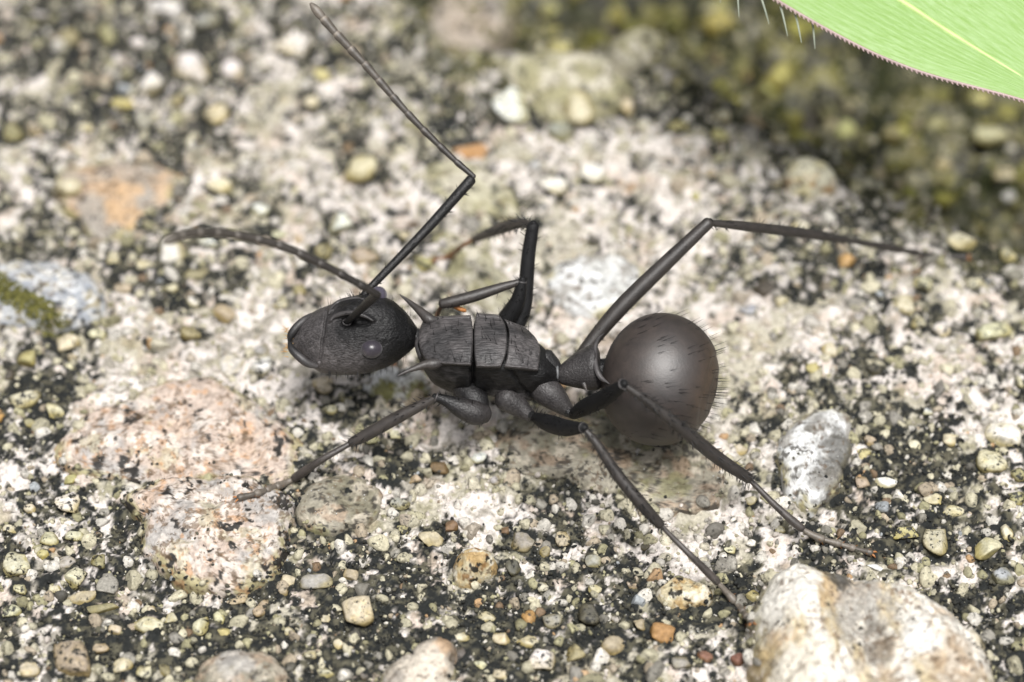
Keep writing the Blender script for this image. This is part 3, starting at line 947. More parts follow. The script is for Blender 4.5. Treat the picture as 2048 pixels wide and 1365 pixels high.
body = Acc()
hairs = Acc()


def frames(c):
    t = np.gradient(c, axis=0)
    t /= np.linalg.norm(t, axis=1)[:, None] + 1e-12
    a = np.cross(t[0], [0.3, 0.2, 1.0])
    a /= np.linalg.norm(a)
    n = []
    for i in range(len(c)):
        a = a - t[i] * (a @ t[i])
        a /= np.linalg.norm(a)
        n.append(a)
    n = np.array(n)
    return t, n, np.cross(t, n)


def tube(acc, pts, rad, col, mat, sub=8, k=16, flat=1.0, caps=True, noise=0.0):
    c = catmull(pts, sub) if sub > 1 else np.asarray(pts, float)
    r = np.maximum(catmull(rad, sub)[:, 0] if sub > 1 else np.asarray(rad, float), 0.002)
    cc = np.asarray(col, float)
    cc = np.repeat(cc[None], len(c), 0) if cc.ndim == 1 else (np.stack([np.interp(np.linspace(0, 1, len(c)), np.linspace(0, 1, len(cc)), cc[:, i]) for i in range(3)], 1))
    if caps:
        t0, t1 = c[1] - c[0], c[-1] - c[-2]
        t0, t1 = t0 / np.linalg.norm(t0), t1 / np.linalg.norm(t1)
        e = [(1.0, 0.15), (0.85, 0.52), (0.5, 0.86)]
        c = np.vstack([[c[0] - t0 * r[0] * a * 0.7 for a, b in e], c, [c[-1] + t1 * r[-1] * a * 0.7 for a, b in e[::-1]]])
        r = np.concatenate([[r[0] * b for a, b in e], r, [r[-1] * b for a, b in e[::-1]]])
        cc = np.vstack([[cc[0]] * 3, cc, [cc[-1]] * 3])
    t, n, b = frames(c)
    th = np.linspace(0, 2 * math.pi, k, endpoint=False)
    rg = c[:, None] + r[:, None, None] * (np.cos(th)[None, :, None] * n[:, None] + flat * np.sin(th)[None, :, None] * b[:, None])
    if noise:
        q = rg.reshape(-1, 3)
        rg = rg + (noise * fbm(q[:, 0], q[:, 1], q[:, 2], 6.0, 3)).reshape(rg.shape[:2])[..., None] * (rg - c[:, None]) / r[:, None, None]
    acc.rings(rg, cc, mat)
    return c, r, t, n, b


def hair(p, d, length, r0=0.0085, col=None, bend=None):
    d = np.asarray(d, float)
    d = d / np.linalg.norm(d)
    a = np.cross(d, [0.31, 0.52, 0.8])
    a /= np.linalg.norm(a)
    b = np.cross(d, a)
    bd = np.zeros(3) if bend is None else np.asarray(bend)
    cs = [p - d * 0.02, p + d * length * 0.5 + bd * length * 0.12, p + d * length + bd * length * 0.4]
    rs = [r0, r0 * 0.75, r0 * 0.12]
    v = [c + r * (math.cos(t) * a + math.sin(t) * b) for c, r in zip(cs, rs) for t in (0, 2.094, 4.189)]
    f = grid_faces(3, 3, True)
    hairs.add(v, f, DARK * 0.8 if col is None else col, 0)


def fuzz(tb, n, length, lean=0.55, i0=0.03, i1=0.97, r0=0.0105, seed=0, side=None, col=None):
    c, r, t, nn, b = tb
    g = np.random.RandomState(seed)
    for _ in range(n):
        i = int(g.uniform(i0, i1) * (len(c) - 1))
        th = g.uniform(0, 2 * math.pi) if side is None else side + g.normal(0, .5)
        o = math.cos(th) * nn[i] + math.sin(th) * b[i]
        hair(c[i] + o * r[i] * 0.9, o + t[i] * lean * g.uniform(.5, 1.4), length * g.uniform(.6, 1.25), r0, col)


def smooth1(a, n=2):
    for _ in range(n):
        a = np.concatenate([a[:1], 0.25 * a[:-2] + 0.5 * a[1:-1] + 0.25 * a[2:], a[-1:]])
    return a


# ---- head: stations along it (pixel x, upper and lower outline, half thickness in mm, centre depth)
HS = np.array([[836,658,688,.16,-.12],[826,643,698,.30,-.12],[812,624,711,.44,-.12],[790,604,727,.60,-.12],[770,594,737,.68,-.12],[745,588,745,.74,-.12],[715,590,750,.75,-.10],
               [689,597,751,.72,-.08],[662,609,750,.66,-.05],[644,616,747,.60,-.03],[630,622,739,.54,0],[612,633,728,.45,.03],[599,643,718,.37,.05],[588,656,708,.27,.06],[579,669,696,.12,.06]])
tt = np.linspace(0, len(HS) - 1, 150)
HI = np.stack([smooth1(np.interp(tt, np.arange(len(HS)), HS[:, i]), 6) for i in range(5)], 1)
K = 168
th = np.linspace(0, 2 * math.pi, K, endpoint=False)


def polyd(X, Y, line):
    """distance in pixels to a polyline, and side-free"""
    best = np.full(X.shape, 1e9)
    for (x0, y0), (x1, y1) in zip(line[:-1], line[1:]):
        dx, dy = x1 - x0, y1 - y0
        s = np.clip(((X - x0) * dx + (Y - y0) * dy) / (dx * dx + dy * dy), 0, 1)
        best = np.minimum(best, np.hypot(X - x0 - s * dx, Y - y0 - s * dy))
    return best


def g2(X, Y, x, y, sx, sy):
    return np.exp(-((X - x) / sx) ** 2 - ((Y - y) / sy) ** 2)


def super_(c, e):
    return np.sign(c) * np.abs(c) ** e


cs, sn = super_(np.cos(th), 0.92), super_(np.sin(th), 0.92)
X = np.repeat(HI[:, 0:1], K, 1)
Y = (HI[:, 1:2] + HI[:, 2:3]) / 2 - (HI[:, 2:3] - HI[:, 1:2]) / 2 * cs[None]
DP = HI[:, 4:5] - HI[:, 3:4] * sn[None]
front = np.clip(sn, 0, 1)[None] ** 0.5
clyp = [(655, 612), (654, 624), (650, 647), (648, 666), (644, 685), (643, 702), (640, 722)]
car1 = [(661, 641), (668, 634), (681, 629), (698, 626), (716, 629), (732, 634), (746, 642)]
car2 = [(660, 622), (668, 611), (684, 602), (700, 598), (720, 597)]
nrm = 0.07 * -np.exp(-(polyd(X, Y, clyp) / 3.0) ** 2)
nrm += 0.10 * np.exp(-(polyd(X, Y, car1) / 4.0) ** 2) * (Y < 646)
nrm += 0.15 * g2(X, Y, 702, 612, 34, 10) + 0.09 * np.exp(-(polyd(X, Y, car2) / 4.0) ** 2)
nrm += -0.24 * g2(X, Y, 694, 646, 12, 8) - 0.10 * g2(X, Y, 722, 645, 22, 7) - 0.05 * g2(X, Y, 676, 640, 10, 5)
nrm += 0.03 * g2(X, Y, 625, 668, 22, 34)
nrm += -0.02 * np.exp(-((np.hypot((X - 743) / 22, (Y - 698) / 19.5) - 1.0) / 0.10) ** 2)
nrm = nrm * front + 0.012 * fbm(X * 0.01, Y * 0.01, DP, 9.0, 3)
DPo = DP - nrm
hv = np.array([[D(X[i, j], Y[i, j] - nrm[i, j] * 20 * cs[j] * 0, DPo[i, j]) for j in range(K)] for i in range(len(X))])
hc = mixc(np.broadcast_to(BK * 0.9, X.shape + (3,)), GREY * 3.2, sstep(665, 740, Y) * sstep(785, 690, X) * 0.85)
hc = mixc(hc, GREY * 2.8, 0.65 * sstep(690, 640, X))
hc = mixc(hc, DARK * 0.6, 0.9 * sstep(750, 795, X))
hc = mixc(hc, DARK * 0.7, np.clip(g2(X, Y, 700, 645, 18, 8) + 0.7 * g2(X, Y, 705, 606, 34, 9), 0, 1) * front)
nR = len(hv)
vv = np.vstack([hv.reshape(-1, 3), hv[0].mean(0)[None], hv[-1].mean(0)[None]])
ccol = np.vstack([hc.reshape(-1, 3), DARK[None], DARK[None]])
j = np.arange(K)
cap0 = np.stack([j, np.full(K, nR * K), (j + 1) % K, (j + 1) % K], 1)
cap0 = np.stack([(j + 1) % K, j, np.full(K, nR * K), np.full(K, nR * K)], 1)
cap1 = np.stack([(nR - 1) * K + j, (nR - 1) * K + (j + 1) % K, np.full(K, nR * K + 1), np.full(K, nR * K + 1)], 1)
body.add(vv, np.vstack([grid_faces(nR, K, True), cap0, cap1]), ccol, HEAD)


def surf(x, y):
    q = [np.interp(x, HI[::-1, 0], HI[::-1, i]) for i in (1, 2, 3, 4)]
    t = np.clip(((q[0] + q[1]) / 2 - y) / ((q[1] - q[0]) / 2), -.97, .97)
    return q[3] - q[2] * math.sqrt(1 - t * t)


for line, rd in ((car1, [.02, .04, .05, .05, .045, .035, .015]), ([(658, 628), (664, 616), (676, 606), (692, 600), (710, 597), (728, 599)], [.02, .04, .05, .05, .04, .015])):
    tube(body, [D(x, y, surf(x, y) - .07) for (x, y) in line], rd, GREY * 1.3, SILK, 6, 10)   # frontal ridges over the antenna sockets
# antennal socket rings
for (sx, sy, dd) in ((694, 645, -.70), (716, 606, -.40)):
    a = np.linspace(0, 2 * math.pi, 20, endpoint=True)
    tube(body, [D(sx + 8 * math.cos(q), sy + 6 * math.sin(q), dd - 0.03 * math.cos(q)) for q in a], [0.022] * 20, GREY, SHELL, 2, 8, caps=False)
for i in range(70):                                        # bristles round the head's rim
    a = rng.uniform(0, 1)
    x = 640 + 180 * a
    up = rng.uniform() < 0.5
    st = np.array([np.interp(x, HI[::-1, 0], HI[::-1, q]) for q in (1, 2, 3, 4)])
    y0 = st[0] if up else st[1]
    dd = st[3] + rng.uniform(-.35, .1)
    dirv = (-UPV if not up else UPV) + RIGHT * rng.uniform(-.6, .2) * (1 if up else .3) - FWD * rng.uniform(0, .7)
    hair(D(x, y0 + (5 if up else -5), dd), dirv, rng.uniform(.10, .24), 0.007)
for i in range(24):
    x, y = rng.uniform(640, 800), rng.uniform(620, 725)
    hair(D(x, y, -.72 + abs(y - 670) / 260 + abs(x - 720) / 420), -FWD + UPV * rng.uniform(0, .8) + RIGHT * rng.uniform(-.5, .3), .16, 0.006)
for i in range(34):                                        # golden bristles at the mouth
    x, y = rng.uniform(572, 592), rng.uniform(655, 715)
    hair(D(x, y, -.16), -RIGHT * rng.uniform(.5, 1.3) - UPV * rng.uniform(-.5, .7) - FWD * .5, rng.uniform(.08, .17), 0.010, A(210, 165, 96))

# ---- thorax core: px, centre Y, half width, top z, bottom z
TS = np.array([[836,-.20,.20,2.50,2.05],[848,-.22,.40,2.60,1.85],[862,-.26,.56,2.70,1.62],[885,-.30,.64,2.78,1.48],[915,-.36,.67,2.82,1.38],[938,-.40,.66,2.82,1.42],[946,-.41,.58,2.74,1.55],[955,-.42,.63,2.82,1.50],
               [985,-.46,.64,2.82,1.42],[1008,-.50,.61,2.76,1.40],[1040,-.55,.58,2.70,1.38],[1070,-.60,.50,2.56,1.40],[1090,-.64,.40,2.42,1.46],[1106,-.67,.27,2.26,1.62],[1118,-.69,.16,2.14,1.78]])
tt = np.linspace(0, len(TS) - 1, 140)
TI = np.stack([smooth1(np.interp(tt, np.arange(len(TS)), TS[:, i]), 3) for i in range(5)], 1)
K2 = 120
th2 = np.linspace(0, 2 * math.pi, K2, endpoint=False)
cy, sz = super_(np.cos(th2), 0.62), super_(np.sin(th2), 0.62)
wx = (TI[:, 0:1] - 1024) / 100.0 + 0 * cy[None]
zt = (TI[:, 3:4] + TI[:, 4:5]) / 2 + (TI[:, 3:4] - TI[:, 4:5]) / 2 * sz[None]
yt = TI[:, 1:2] + TI[:, 2:3] * cy[None] * (1 - 0.16 * np.clip(-sz[None], 0, 1))
side = np.clip(-cy, 0, 1)[None]
gro = -0.09 * np.exp(-((wx - (946 - 1024) / 100.) / 0.035) ** 2)
lineA = (wx - 0.02) - (2.5 - zt) * 0.45                     # slanting seam on the side
gro = gro - 0.07 * side * np.exp(-(lineA / 0.035) ** 2) * (wx > -0.5)
gro = gro - 0.05 * side * np.exp(-((zt - 1.95 + 0.25 * wx) / 0.04) ** 2) * (wx > -0.75)
gro = gro + 0.05 * side * np.exp(-((zt - 1.72) / 0.16) ** 2) * np.exp(-((wx - 0.25) / 0.5) ** 2)
gro = gro - 0.06 * side * np.exp(-((wx - 0.58) / 0.07) ** 2 - ((zt - 2.05) / 0.08) ** 2)
gro = gro + 0.02 * fbm(wx, yt, zt, 4.0, 3)
yt = yt + gro * cy[None] * -1 * -1
zt = zt + gro * sz[None] * 0.5
rg = np.stack([wx + 0 * yt, yt, zt], -1)
tc_ = mixc(np.broadcast_to(BK * 0.45, rg.shape), GREY * 2.0, np.clip(sstep(1.9, 1.5, zt) * 0.5 + 0.5 * sstep(0.1, 0.4, fbm(wx, yt, zt, 2.2, 3)), 0, 1))
tc_ = mixc(tc_, DARK * 0.6, np.clip(-gro * 9, 0, 1))
n0 = len(rg)
body.add(rg.reshape(-1, 3), grid_faces(n0, K2, True)[:, ::-1], tc_.reshape(-1, 3), STRIA)


def plate(Fp, Bp, z0, z1, bulge, thick=0.10, n=44, colr=GREY, zx=0.0):
    F_, B_ = catmull(Fp, 12), catmull(Bp, 12)
    v_ = np.linspace(0, 1, n)
    Fv = np.stack([np.interp(v_, np.linspace(0, 1, len(F_)), F_[:, i]) for i in (0, 1)], 1)
    Bv = np.stack([np.interp(v_, np.linspace(0, 1, len(B_)), B_[:, i]) for i in (0, 1)], 1)
    uu = np.linspace(0, 1, n)
    pts = np.zeros((n, n, 3))
    for a, u in enumerate(uu):
        for b_, v in enumerate(v_):
            q = Fv[b_] * (1 - u) + Bv[b_] * u
            e = min(u, 1 - u, v, 1 - v)
            z = z0 * (1 - u) + z1 * u + zx * 4 * u * (1 - u) - bulge * (2 * v - 1) ** 2 - 0.05 * max(0, 1 - e / 0.035) ** 2
            z += 0.045 * math.exp(-((min(v, 1 - v) - 0.045) / 0.03) ** 2)
            pts[a, b_] = P(q[0], q[1], z)
    flat = pts.reshape(-1, 3)
    flat = flat + np.array([0, 0, 1]) * (0.012 * fbm(flat[:, 0], flat[:, 1], flat[:, 2], 3.5, 3))[:, None]
    vv_e = np.tile(np.minimum(v_, 1 - v_), n)
    colv = mixc(np.broadcast_to(colr * 2.1, flat.shape), BK * 1.5, 0.75 * sstep(-0.1, 0.5, fbm(flat[:, 0], flat[:, 1], 1.0, 1.5, 3)))
    colv = mixc(colv, GREY * 3.2, 0.7 * sstep(0.09, 0.03, vv_e))  # pale band paints the glint along the plate's raised margins
    body.add(flat, grid_faces(n, n), colv, STRIA)
    # skirt under the rim
    idx = [(0, i) for i in range(n)] + [(i, n - 1) for i in range(1, n)] + [(n - 1, i) for i in range(n - 2, -1, -1)] + [(i, 0) for i in range(n - 2, 0, -1)]
    rim = np.array([flat[a * n + b_] for a, b_ in idx])
    cen = rim.mean(0)
    r1 = rim + np.array([0, 0, -0.045])
    r2 = rim + np.array([0, 0, -thick]) + (cen - rim) * 0.10
    sk = np.stack([rim, r1, r2])
    body.add(sk.reshape(-1, 3), grid_faces(3, len(idx), True), DARK * 0.8, SHELL)
    return pts


pl1 = plate([(852,633),(844,646),(838,664),(838,690),(845,712),(858,729)], [(941,631),(945,650),(946,682),(945,712),(942,732)], 2.72, 2.95, 0.17, zx=0.05)
pl2 = plate([(953,625),(949,650),(948,685),(949,715),(953,736)], [(998,630),(1011,652),(1014,682),(1011,712),(1001,736)], 2.97, 2.97, 0.17, zx=0.02)
pl3 = plate([(1009,639),(1017,660),(1017,686),(1014,712),(1008,735)], [(1048,653),(1070,674),(1080,698),(1079,722),(1076,743)], 2.96, 2.74, 0.15, zx=0.03)
for pl in (pl1, pl2, pl3):
    for i in range(15):
        q = pl[rng.randint(4, 40), rng.randint(3, 40)]
        hair(q, np.array([rng.uniform(-.5, .1), rng.uniform(-.1, .6), 1.0]), rng.uniform(.16, .32), 0.007)


def spine(pts, r, colr=(GREY, TIB * 1.2, GREY * 1.6)):
    return tube(body, pts, r, np.array(colr), SILK, 8, 14, caps=True)


spine([P(876,640,2.70), P(860,640,2.70), P(846,628,2.74), P(828,612,2.76), P(812,599,2.78), P(799,589,2.80)], [.05, .12, .095, .062, .035, .008])
spine([P(888,724,2.66), P(868,728,2.66), P(850,730,2.66), P(830,737,2.64), P(812,744,2.62), P(795,752,2.60)], [.05, .11, .085, .058, .034, .008])
# rear face of the thorax and neck collar
tube(body, [D(842, 668, -.25), D(838, 690, -.35), D(842, 712, -.42)], [.07, .09, .07], GREY * 1.5, SILK, 8, 14)
tube(body, [D(828, 672, -.15), D(842, 678, -.18), D(860, 684, -.2)], [.17, .2, .3], BK, SHELL, 6, 20)
tube(body, [D(1088,722,-.30), D(1104,734,-.30), D(1116,746,-.30), D(1126,750,-.31)], [.26, .20, .13, .15], BK * 1.3, SHELL, 6, 18)
a = np.linspace(0, 2 * math.pi, 22)
tube(body, [D(1112 + 3 * math.sin(q), 746 + 17 * math.cos(q), -.31 - .17 * math.sin(q)) for q in a], [.03] * 22, PALE, SILK, 2, 8, caps=False)

# ---- petiole scale
PS = np.array([[1114,738,760,.13],[1122,729,769,.19],[1134,719,772,.24],[1150,706,776,.30],[1166,697,779,.36],[1180,690,781,.42],[1189,688,780,.42],[1196,694,774,.34],[1200,706,764,.2]])
tt = np.linspace(0, len(PS) - 1, 60)
PI_ = np.stack([smooth1(np.interp(tt, np.arange(len(PS)), PS[:, i]), 3) for i in range(4)], 1)
k3 = np.linspace(0, 2 * math.pi, 40, endpoint=False)
rg = np.array([[D(q[0] + 8 * (1 if q[0] > 1180 else 0) * (math.cos(a_) < 0) * (-math.cos(a_)), (q[1] + q[2]) / 2 - (q[2] - q[1]) / 2 * math.cos(a_), -.32 - q[3] * math.sin(a_)) for a_ in k3] for q in PI_])
body.rings(rg, GREY * 1.05, SHELL)
tube(body, [D(1208,667,-.30), D(1196,679,-.38), D(1190,698,-.52), D(1190,722,-.66), D(1194,742,-.78), D(1203,757,-.86), D(1220,769,-1.0)],
     [.008, .035, .05, .05, .055, .05, .008], np.array([GREY * 1.3, GREY * 1.6, GREY * 1.9, GREY * 1.5]), SILK, 8, 12)
spine([D(1168,768,-.55), D(1171,776,-.58), D(1174,785,-.60)], [.06, .035, .006])

# ---- gaster
GC = D(1322, 760, -.35)
ga, gb = 120, 84
u_ = np.linspace(0.004, math.pi - 0.004, gb)
w_ = np.linspace(0, 2 * math.pi, ga, endpoint=False)
ax = RIGHT * 0.96 - UPV * 0.22 - FWD * 0.18
ax /= np.linalg.norm(ax)
e1 = UPV - ax * (UPV @ ax)
e1 /= np.linalg.norm(e1)
e2 = np.cross(ax, e1)
U_, W2 = np.meshgrid(u_, w_, indexing='ij')
lx = -1.17 * np.cos(U_)
rr = np.sin(U_) ** 0.93
rr = rr * (1 + 0.03 * np.cos(U_))
rg = GC + lx[..., None] * ax + (1.33 * rr * np.cos(W2))[..., None] * e1 + (1.24 * rr * np.sin(W2))[..., None] * e2
# fine step where the next plate of the abdomen tucks in
stp = 1 - 0.022 * sstep(0.80, 0.83, lx / 1.17) - 0.02 * sstep(0.93, 0.945, lx / 1.17)
rg = GC + (rg - GC) * stp[..., None]
gcol = mixc(np.broadcast_to(GAST, rg.shape), A(96, 74, 52, 1.0) * 0.4, np.clip(sstep(0.55, 0.9, lx / 1.17) * 0.6 + 0.25 * sstep(-0.5, 0.5, fbm(rg[..., 0], rg[..., 1], rg[..., 2], 0.9, 3)), 0, 1))
gv = rg.reshape(-1, 3)
body.add(gv, grid_faces(gb, ga, True)[:, ::-1], gcol.reshape(-1, 3), GASTER)
gn = (gv - GC) / np.array([1.3, 1.3, 1.3])
gn /= np.linalg.norm(gn, axis=1)[:, None]
cand = np.where((gn[:, 2] > -0.5) | (gn @ FWD < 0.2))[0]
for i in rng.choice(cand, 250, replace=False):
    lx_ = (gv[i] - GC) @ ax
    d = gn[i] * (0.25 + 0.9 * max(0, lx_ / 1.17)) + ax * 0.9 + UPV * 0.35
    hair(gv[i], d, rng.uniform(.16, .34), 0.0065, DARK * 0.9)
tube(body, [D(1190, 738, -.28), D(1225, 745, -.30)], [.2, .3], DARK, SHELL, 3, 20)

# ---- legs
def S(px, py, lift=0.03):                                   # a foot on whatever it stands on
    return G(px, py, lift, top)


def knee(p, t, r):
    t = np.asarray(t) / np.linalg.norm(t)
    a_ = np.cross(t, [0.2, 0.5, 0.8])
    a_ /= np.linalg.norm(a_)
    b_ = np.cross(t, a_)
    q = np.linspace(0, 2 * math.pi, 15)
    tube(body, [p + r * (math.cos(x) * a_ + math.sin(x) * b_) for x in q], [r * 0.22] * 15, GREY * 2.0, SILK, 2, 8, caps=False)
    tube(body, [p - t * r * 0.9, p + t * r * 0.6], [r * 0.9, r * 0.75], DARK, VELV, 4, 14)


def tarsus(pts, n_seg, r0, r1, seed, c0=TAR, c1=TAR, claws=True, fr=(.50, .66, .78, .88, 1.0)):
    c = catmull(pts, 24)
    ln = np.concatenate([[0], np.cumsum(np.linalg.norm(np.diff(c, axis=0), axis=1))])
    ln /= ln[-1]
    at = lambda s: np.array([np.interp(s, ln, c[:, i]) for i in range(3)])
    prev = 0.0
    for k_, e in enumerate(fr[:n_seg]):
        ss = np.linspace(prev, e, 7)
        f_ = k_ / max(1, n_seg - 1)
        r_ = r0 * (1 - f_) + r1 * f_
        prof = np.array([.62, .70, .78, .86, .95, 1.12, 1.05])
        tb = tube(body, [at(s_) for s_ in ss], r_ * prof, (TIB * 1.35 if k_ == 0 else TAR * (1.0 if k_ < 4 else .55)) if c0 is TAR else c0, SILK, 3, 12)
        if k_ == 0:
            fuzz(tb, 34, 0.09, 0.9, seed=seed + 9, r0=0.006)
        else:
            fuzz(tb, 5, 0.07, 0.9, .7, 1, seed=seed + k_, r0=0.007, col=ORNG * .7)
        prev = e
    if claws:
        e = at(1.0)
        t = e - at(0.96)
        t /= np.linalg.norm(t)
        sd_ = np.cross(t, [0, 0, 1.0])
        sd_ /= np.linalg.norm(sd_)
        for s_ in (-1, 1):
            tube(body, [e - t * .02, e + t * .07 + sd_ * s_ * .05, e + t * .11 + sd_ * s_ * .07 - np.array([0, 0, .03])], [.022, .02, .006], ORNG, SILK, 4, 8)


# near front leg
k1 = P(873, 795, 2.0)
tube(body, [P(925,775,1.75), P(948,800,1.70), P(962,828,1.55)], [.24, .28, .20], BK, SHELL, 6, 20)
tb = tube(body, [P(968,828,1.62), P(950,826,1.70), P(920,815,1.84), P(895,803,1.95), k1], [.20, .25, .20, .125, .085], np.array([GREY * 1.1, GREY * .9, BK, DARK]), SHELL, 8, 22)
fuzz(tb, 36, .13, seed=21)
knee(k1, P(873,795,2.0) - P(895,803,1.95), .085)
t1 = P(703, 886, 0.98)
tb = tube(body, [k1, P(840,812,1.80), P(790,838,1.52), P(735,869,1.18), t1], [.07, .105, .13, .125, .10], TIB, SILK, 8, 16)
fuzz(tb, 60, .15, 0.8, .1, 1.0, seed=22)
tarsus([t1, P(640,922,.76), P(575,965,.52) if False else S(578,963,.12), S(520,985,.07), S(478,996,.06)], 5, .086, .068, 30)
# near middle leg
tube(body, [P(1010,795,1.75), P(1035,812,1.62), P(1060,832,1.52)], [.26, .22, .13], GREY * 1.1, SHELL, 6, 20)
tube(body, [P(1060,830,1.56), P(1074,838,1.60)], [.10, .10], DARK, SILK, 4, 14)
k2 = D(1167, 856, -2.15)
tb = tube(body, [P(1072,836,1.60), D(1095,846,-.9), D(1130,856,-1.5), k2], [.11, .17, .17, .105], DARK, VELV, 8, 20)
fuzz(tb, 60, .13, seed=23)
knee(k2, k2 - D(1130, 856, -1.5), .09)
t2 = P(1320, 1050, 1.15)
tb = tube(body, [k2, D(1195,890,-2.12), D(1235,950,-2.0), D(1280,1005,-1.9), t2], [.058, .09, .118, .125, .10], TIB * 0.7, SILK, 8, 16)
fuzz(tb, 150, .14, 0.9, .1, 1.0, seed=24)
tarsus([t2, D(1375,1105,-1.85), P(1430,1160,.42), S(1475,1210,.07), S(1503,1246,.06)], 5, .076, .062, 40)
# near hind leg
tube(body, [P(1085,775,1.85), P(1108,795,1.75), P(1138,824,1.58)], [.30, .27, .13], GREY * 1.2, SHELL, 6, 20)
tube(body, [P(1135,824,1.62), P(1149,830,1.62)], [.10, .10], DARK, SILK, 4, 14)
k3_ = D(1247, 769, -2.3)
tb = tube(body, [P(1147,829,1.62), D(1170,815,-.9), D(1210,795,-1.6), k3_], [.11, .165, .17, .105], DARK, VELV, 8, 20)
fuzz(tb, 60, .12, seed=25)
knee(k3_, k3_ - D(1210, 795, -1.6), .095)
t3 = P(1497, 957, 1.1)
tb = tube(body, [k3_, D(1290,800,-2.15), D(1355,850,-1.8), D(1430,912,-1.25), t3], [.058, .095, .128, .135, .11], TIB * 0.7, SILK, 8, 16)
fuzz(tb, 180, .15, 0.9, .08, 1.0, seed=26)
tarsus([t3, D(1560,1020,-.85), P(1620,1068,.36), S(1690,1092,.08), S(1742,1106,.06)], 5, .078, .064, 50)
# far front leg
k4 = D(1044, 563, .02)
tube(body, [P(960,655,2.1), D(1000,650,.35)], [.2, .2], DARK, VELV, 4, 16)
tb = tube(body, [D(1000,652,.40), D(1018,632,.32), D(1036,600,.15), k4], [.17, .19, .15, .10], DARK, VELV, 8, 20)
fuzz(tb, 30, .13, seed=27)
knee(k4, k4 - D(1036, 600, .15), .085)
tb = tube(body, [k4, D(1000,576,.0), D(950,592,-.02), D(905,604,-.02), D(884,608,0)], [.062, .095, .118, .115, .10], TIB * 0.9, SILK, 8, 16)
fuzz(tb, 18, .13, seed=28)
tube(body, [D(905,612,.08), D(920,618,.1), D(930,622,.12)], [.04, .05, .04], ORNG, SILK, 4, 10)
tarsus([D(884,609,0), D(872,640,.7), D(866,700,1.3), S(845,738,.05), S(788,728,.04)], 5, .06, .045, 60, c0=ORNG * .5)
# far middle leg
k5 = D(1066, 452, .15)
tb = tube(body, [D(1030,660,.55), D(1045,620,.50), D(1052,570,.42), D(1057,510,.28), k5], [.16, .17, .155, .14, .125], DARK * 1.3, VELV, 8, 20)
fuzz(tb, 60, .15, seed=29)
knee(k5, k5 - D(1057, 510, .28), .10)
t5 = P(950, 478, 1.25)
tb = tube(body, [k5, D(1040,447,.7), D(1000,458,1.6), t5], [.06, .10, .12, .08], TIB * 1.2, SILK, 8, 16)
fuzz(tb, 130, .16, 0.7, .05, 1.0, seed=30)
tarsus([t5, D(925,492,3.2), S(900,512,.1), S(870,520,.05)], 5, .055, .045, 70, c0=ORNG * .5)
# far hind leg
k6 = D(1417, 446, .0)
tb = tube(body, [D(1150,735,.1), D(1180,688,.1), D(1240,617,.06), D(1320,538,.03), k6], [.14, .14, .165, .155, .12], TIB * 0.75, SILK, 8, 20)
fuzz(tb, 26, .10, 1.0, seed=31)
knee(k6, k6 - D(1320, 538, .03), .09)
t6 = D(1690, 480, 2.4)
tb = tube(body, [k6, D(1480,452,.5), D(1560,461,1.2), D(1630,470,1.8), t6], [.06, .095, .11, .105, .085], TIB * 0.75, SILK, 8, 16)
fuzz(tb, 90, .15, 0.9, .05, 1.0, seed=32)
tarsus([t6, D(1770,494,3.2), S(1862,511,.10), S(1932,515,.07)], 5, .08, .06, 80, c0=TIB * .8)

# ---- antennae
e1_ = D(942, 360, .05)
tb = tube(body, [D(716,606,-.25), D(735,582,-.18), D(790,525,-.1), D(860,452,0), e1_], [.07, .075, .085, .10, .108], BK * 0.7, SHELL, 8, 14)
fuzz(tb, 46, .13, 0.9, .1, 1.0, seed=33)
tube(body, [D(938,364,.05), D(946,354,.05)], [.07, .05], GREY * 1.7, SILK, 3, 12)


def funicle(pts, n, r0, r1, c0, c1):
    c = catmull(pts, 24)
    ln = np.concatenate([[0], np.cumsum(np.linalg.norm(np.diff(c, axis=0), axis=1))])
    ln /= ln[-1]
    at = lambda s: np.array([np.interp(s, ln, c[:, i]) for i in range(3)])
    ed = np.concatenate([[0], np.cumsum(np.linspace(1.05, .85, n))])
    ed = ed / ed[-1]
    for i in range(n):
        f_ = i / (n - 1)
        r_ = r0 * (1 - f_) + r1 * f_
        prof = np.array([.80, .90, .95, .98, 1.02, 1.10, 0.98]) if i < n - 1 else np.array([.8, .95, 1.02, 1.0, .92, .72, .4])
        cc = c0 * (1 - f_) + c1 * f_
        tube(body, [at(s_) for s_ in np.linspace(ed[i], ed[i + 1], 7)], r_ * prof, np.array([cc, cc, cc, cc, cc, cc, cc, cc * 2.2]) if i < n - 1 else np.array([cc, cc * 1.8]), SILK, 3, 12)


funicle([D(948,354,.05), D(900,312,.05), D(820,232,0), D(735,135,-.05), D(670,65,-.1), D(622,8,-.1)], 11, .062, .092, TIB * 0.55, TAR * 0.7)
e2_ = D(754, 590, -2.3)
tube(body, [D(694,645,-.62), D(706,634,-.95), D(722,619,-1.35), D(740,602,-1.85), e2_], [.065, .07, .08, .09, .09], DARK * 1.2, SHELL, 8, 14)
funicle([D(757,590,-2.33), D(715,567,-2.6), D(640,527,-3.0), D(550,488,-3.4), D(450,467,-3.9), D(380,467,-4.4), D(328,484,-4.8)], 11, .075, .10, TIB * 0.45, TAR * 0.4)

ant = obj('ant', None, label='black spiny ant standing on pale pebbly concrete', category='ant')
foot = P(1060, 900, 0.0)
ant.location = (float(foot[0]), float(foot[1]), 0.0)
ORI = Matrix.Translation(-ant.location)
ab = body.build('body', [M_SHELL, M_STRIA, M_SILK, M_VELV, M_HEAD, M_GAST], ant)
ab.matrix_parent_inverse = ORI
hb = hairs.build('bristles', [M_HAIR], ant, kind='stuff')
hb.matrix_parent_inverse = ORI


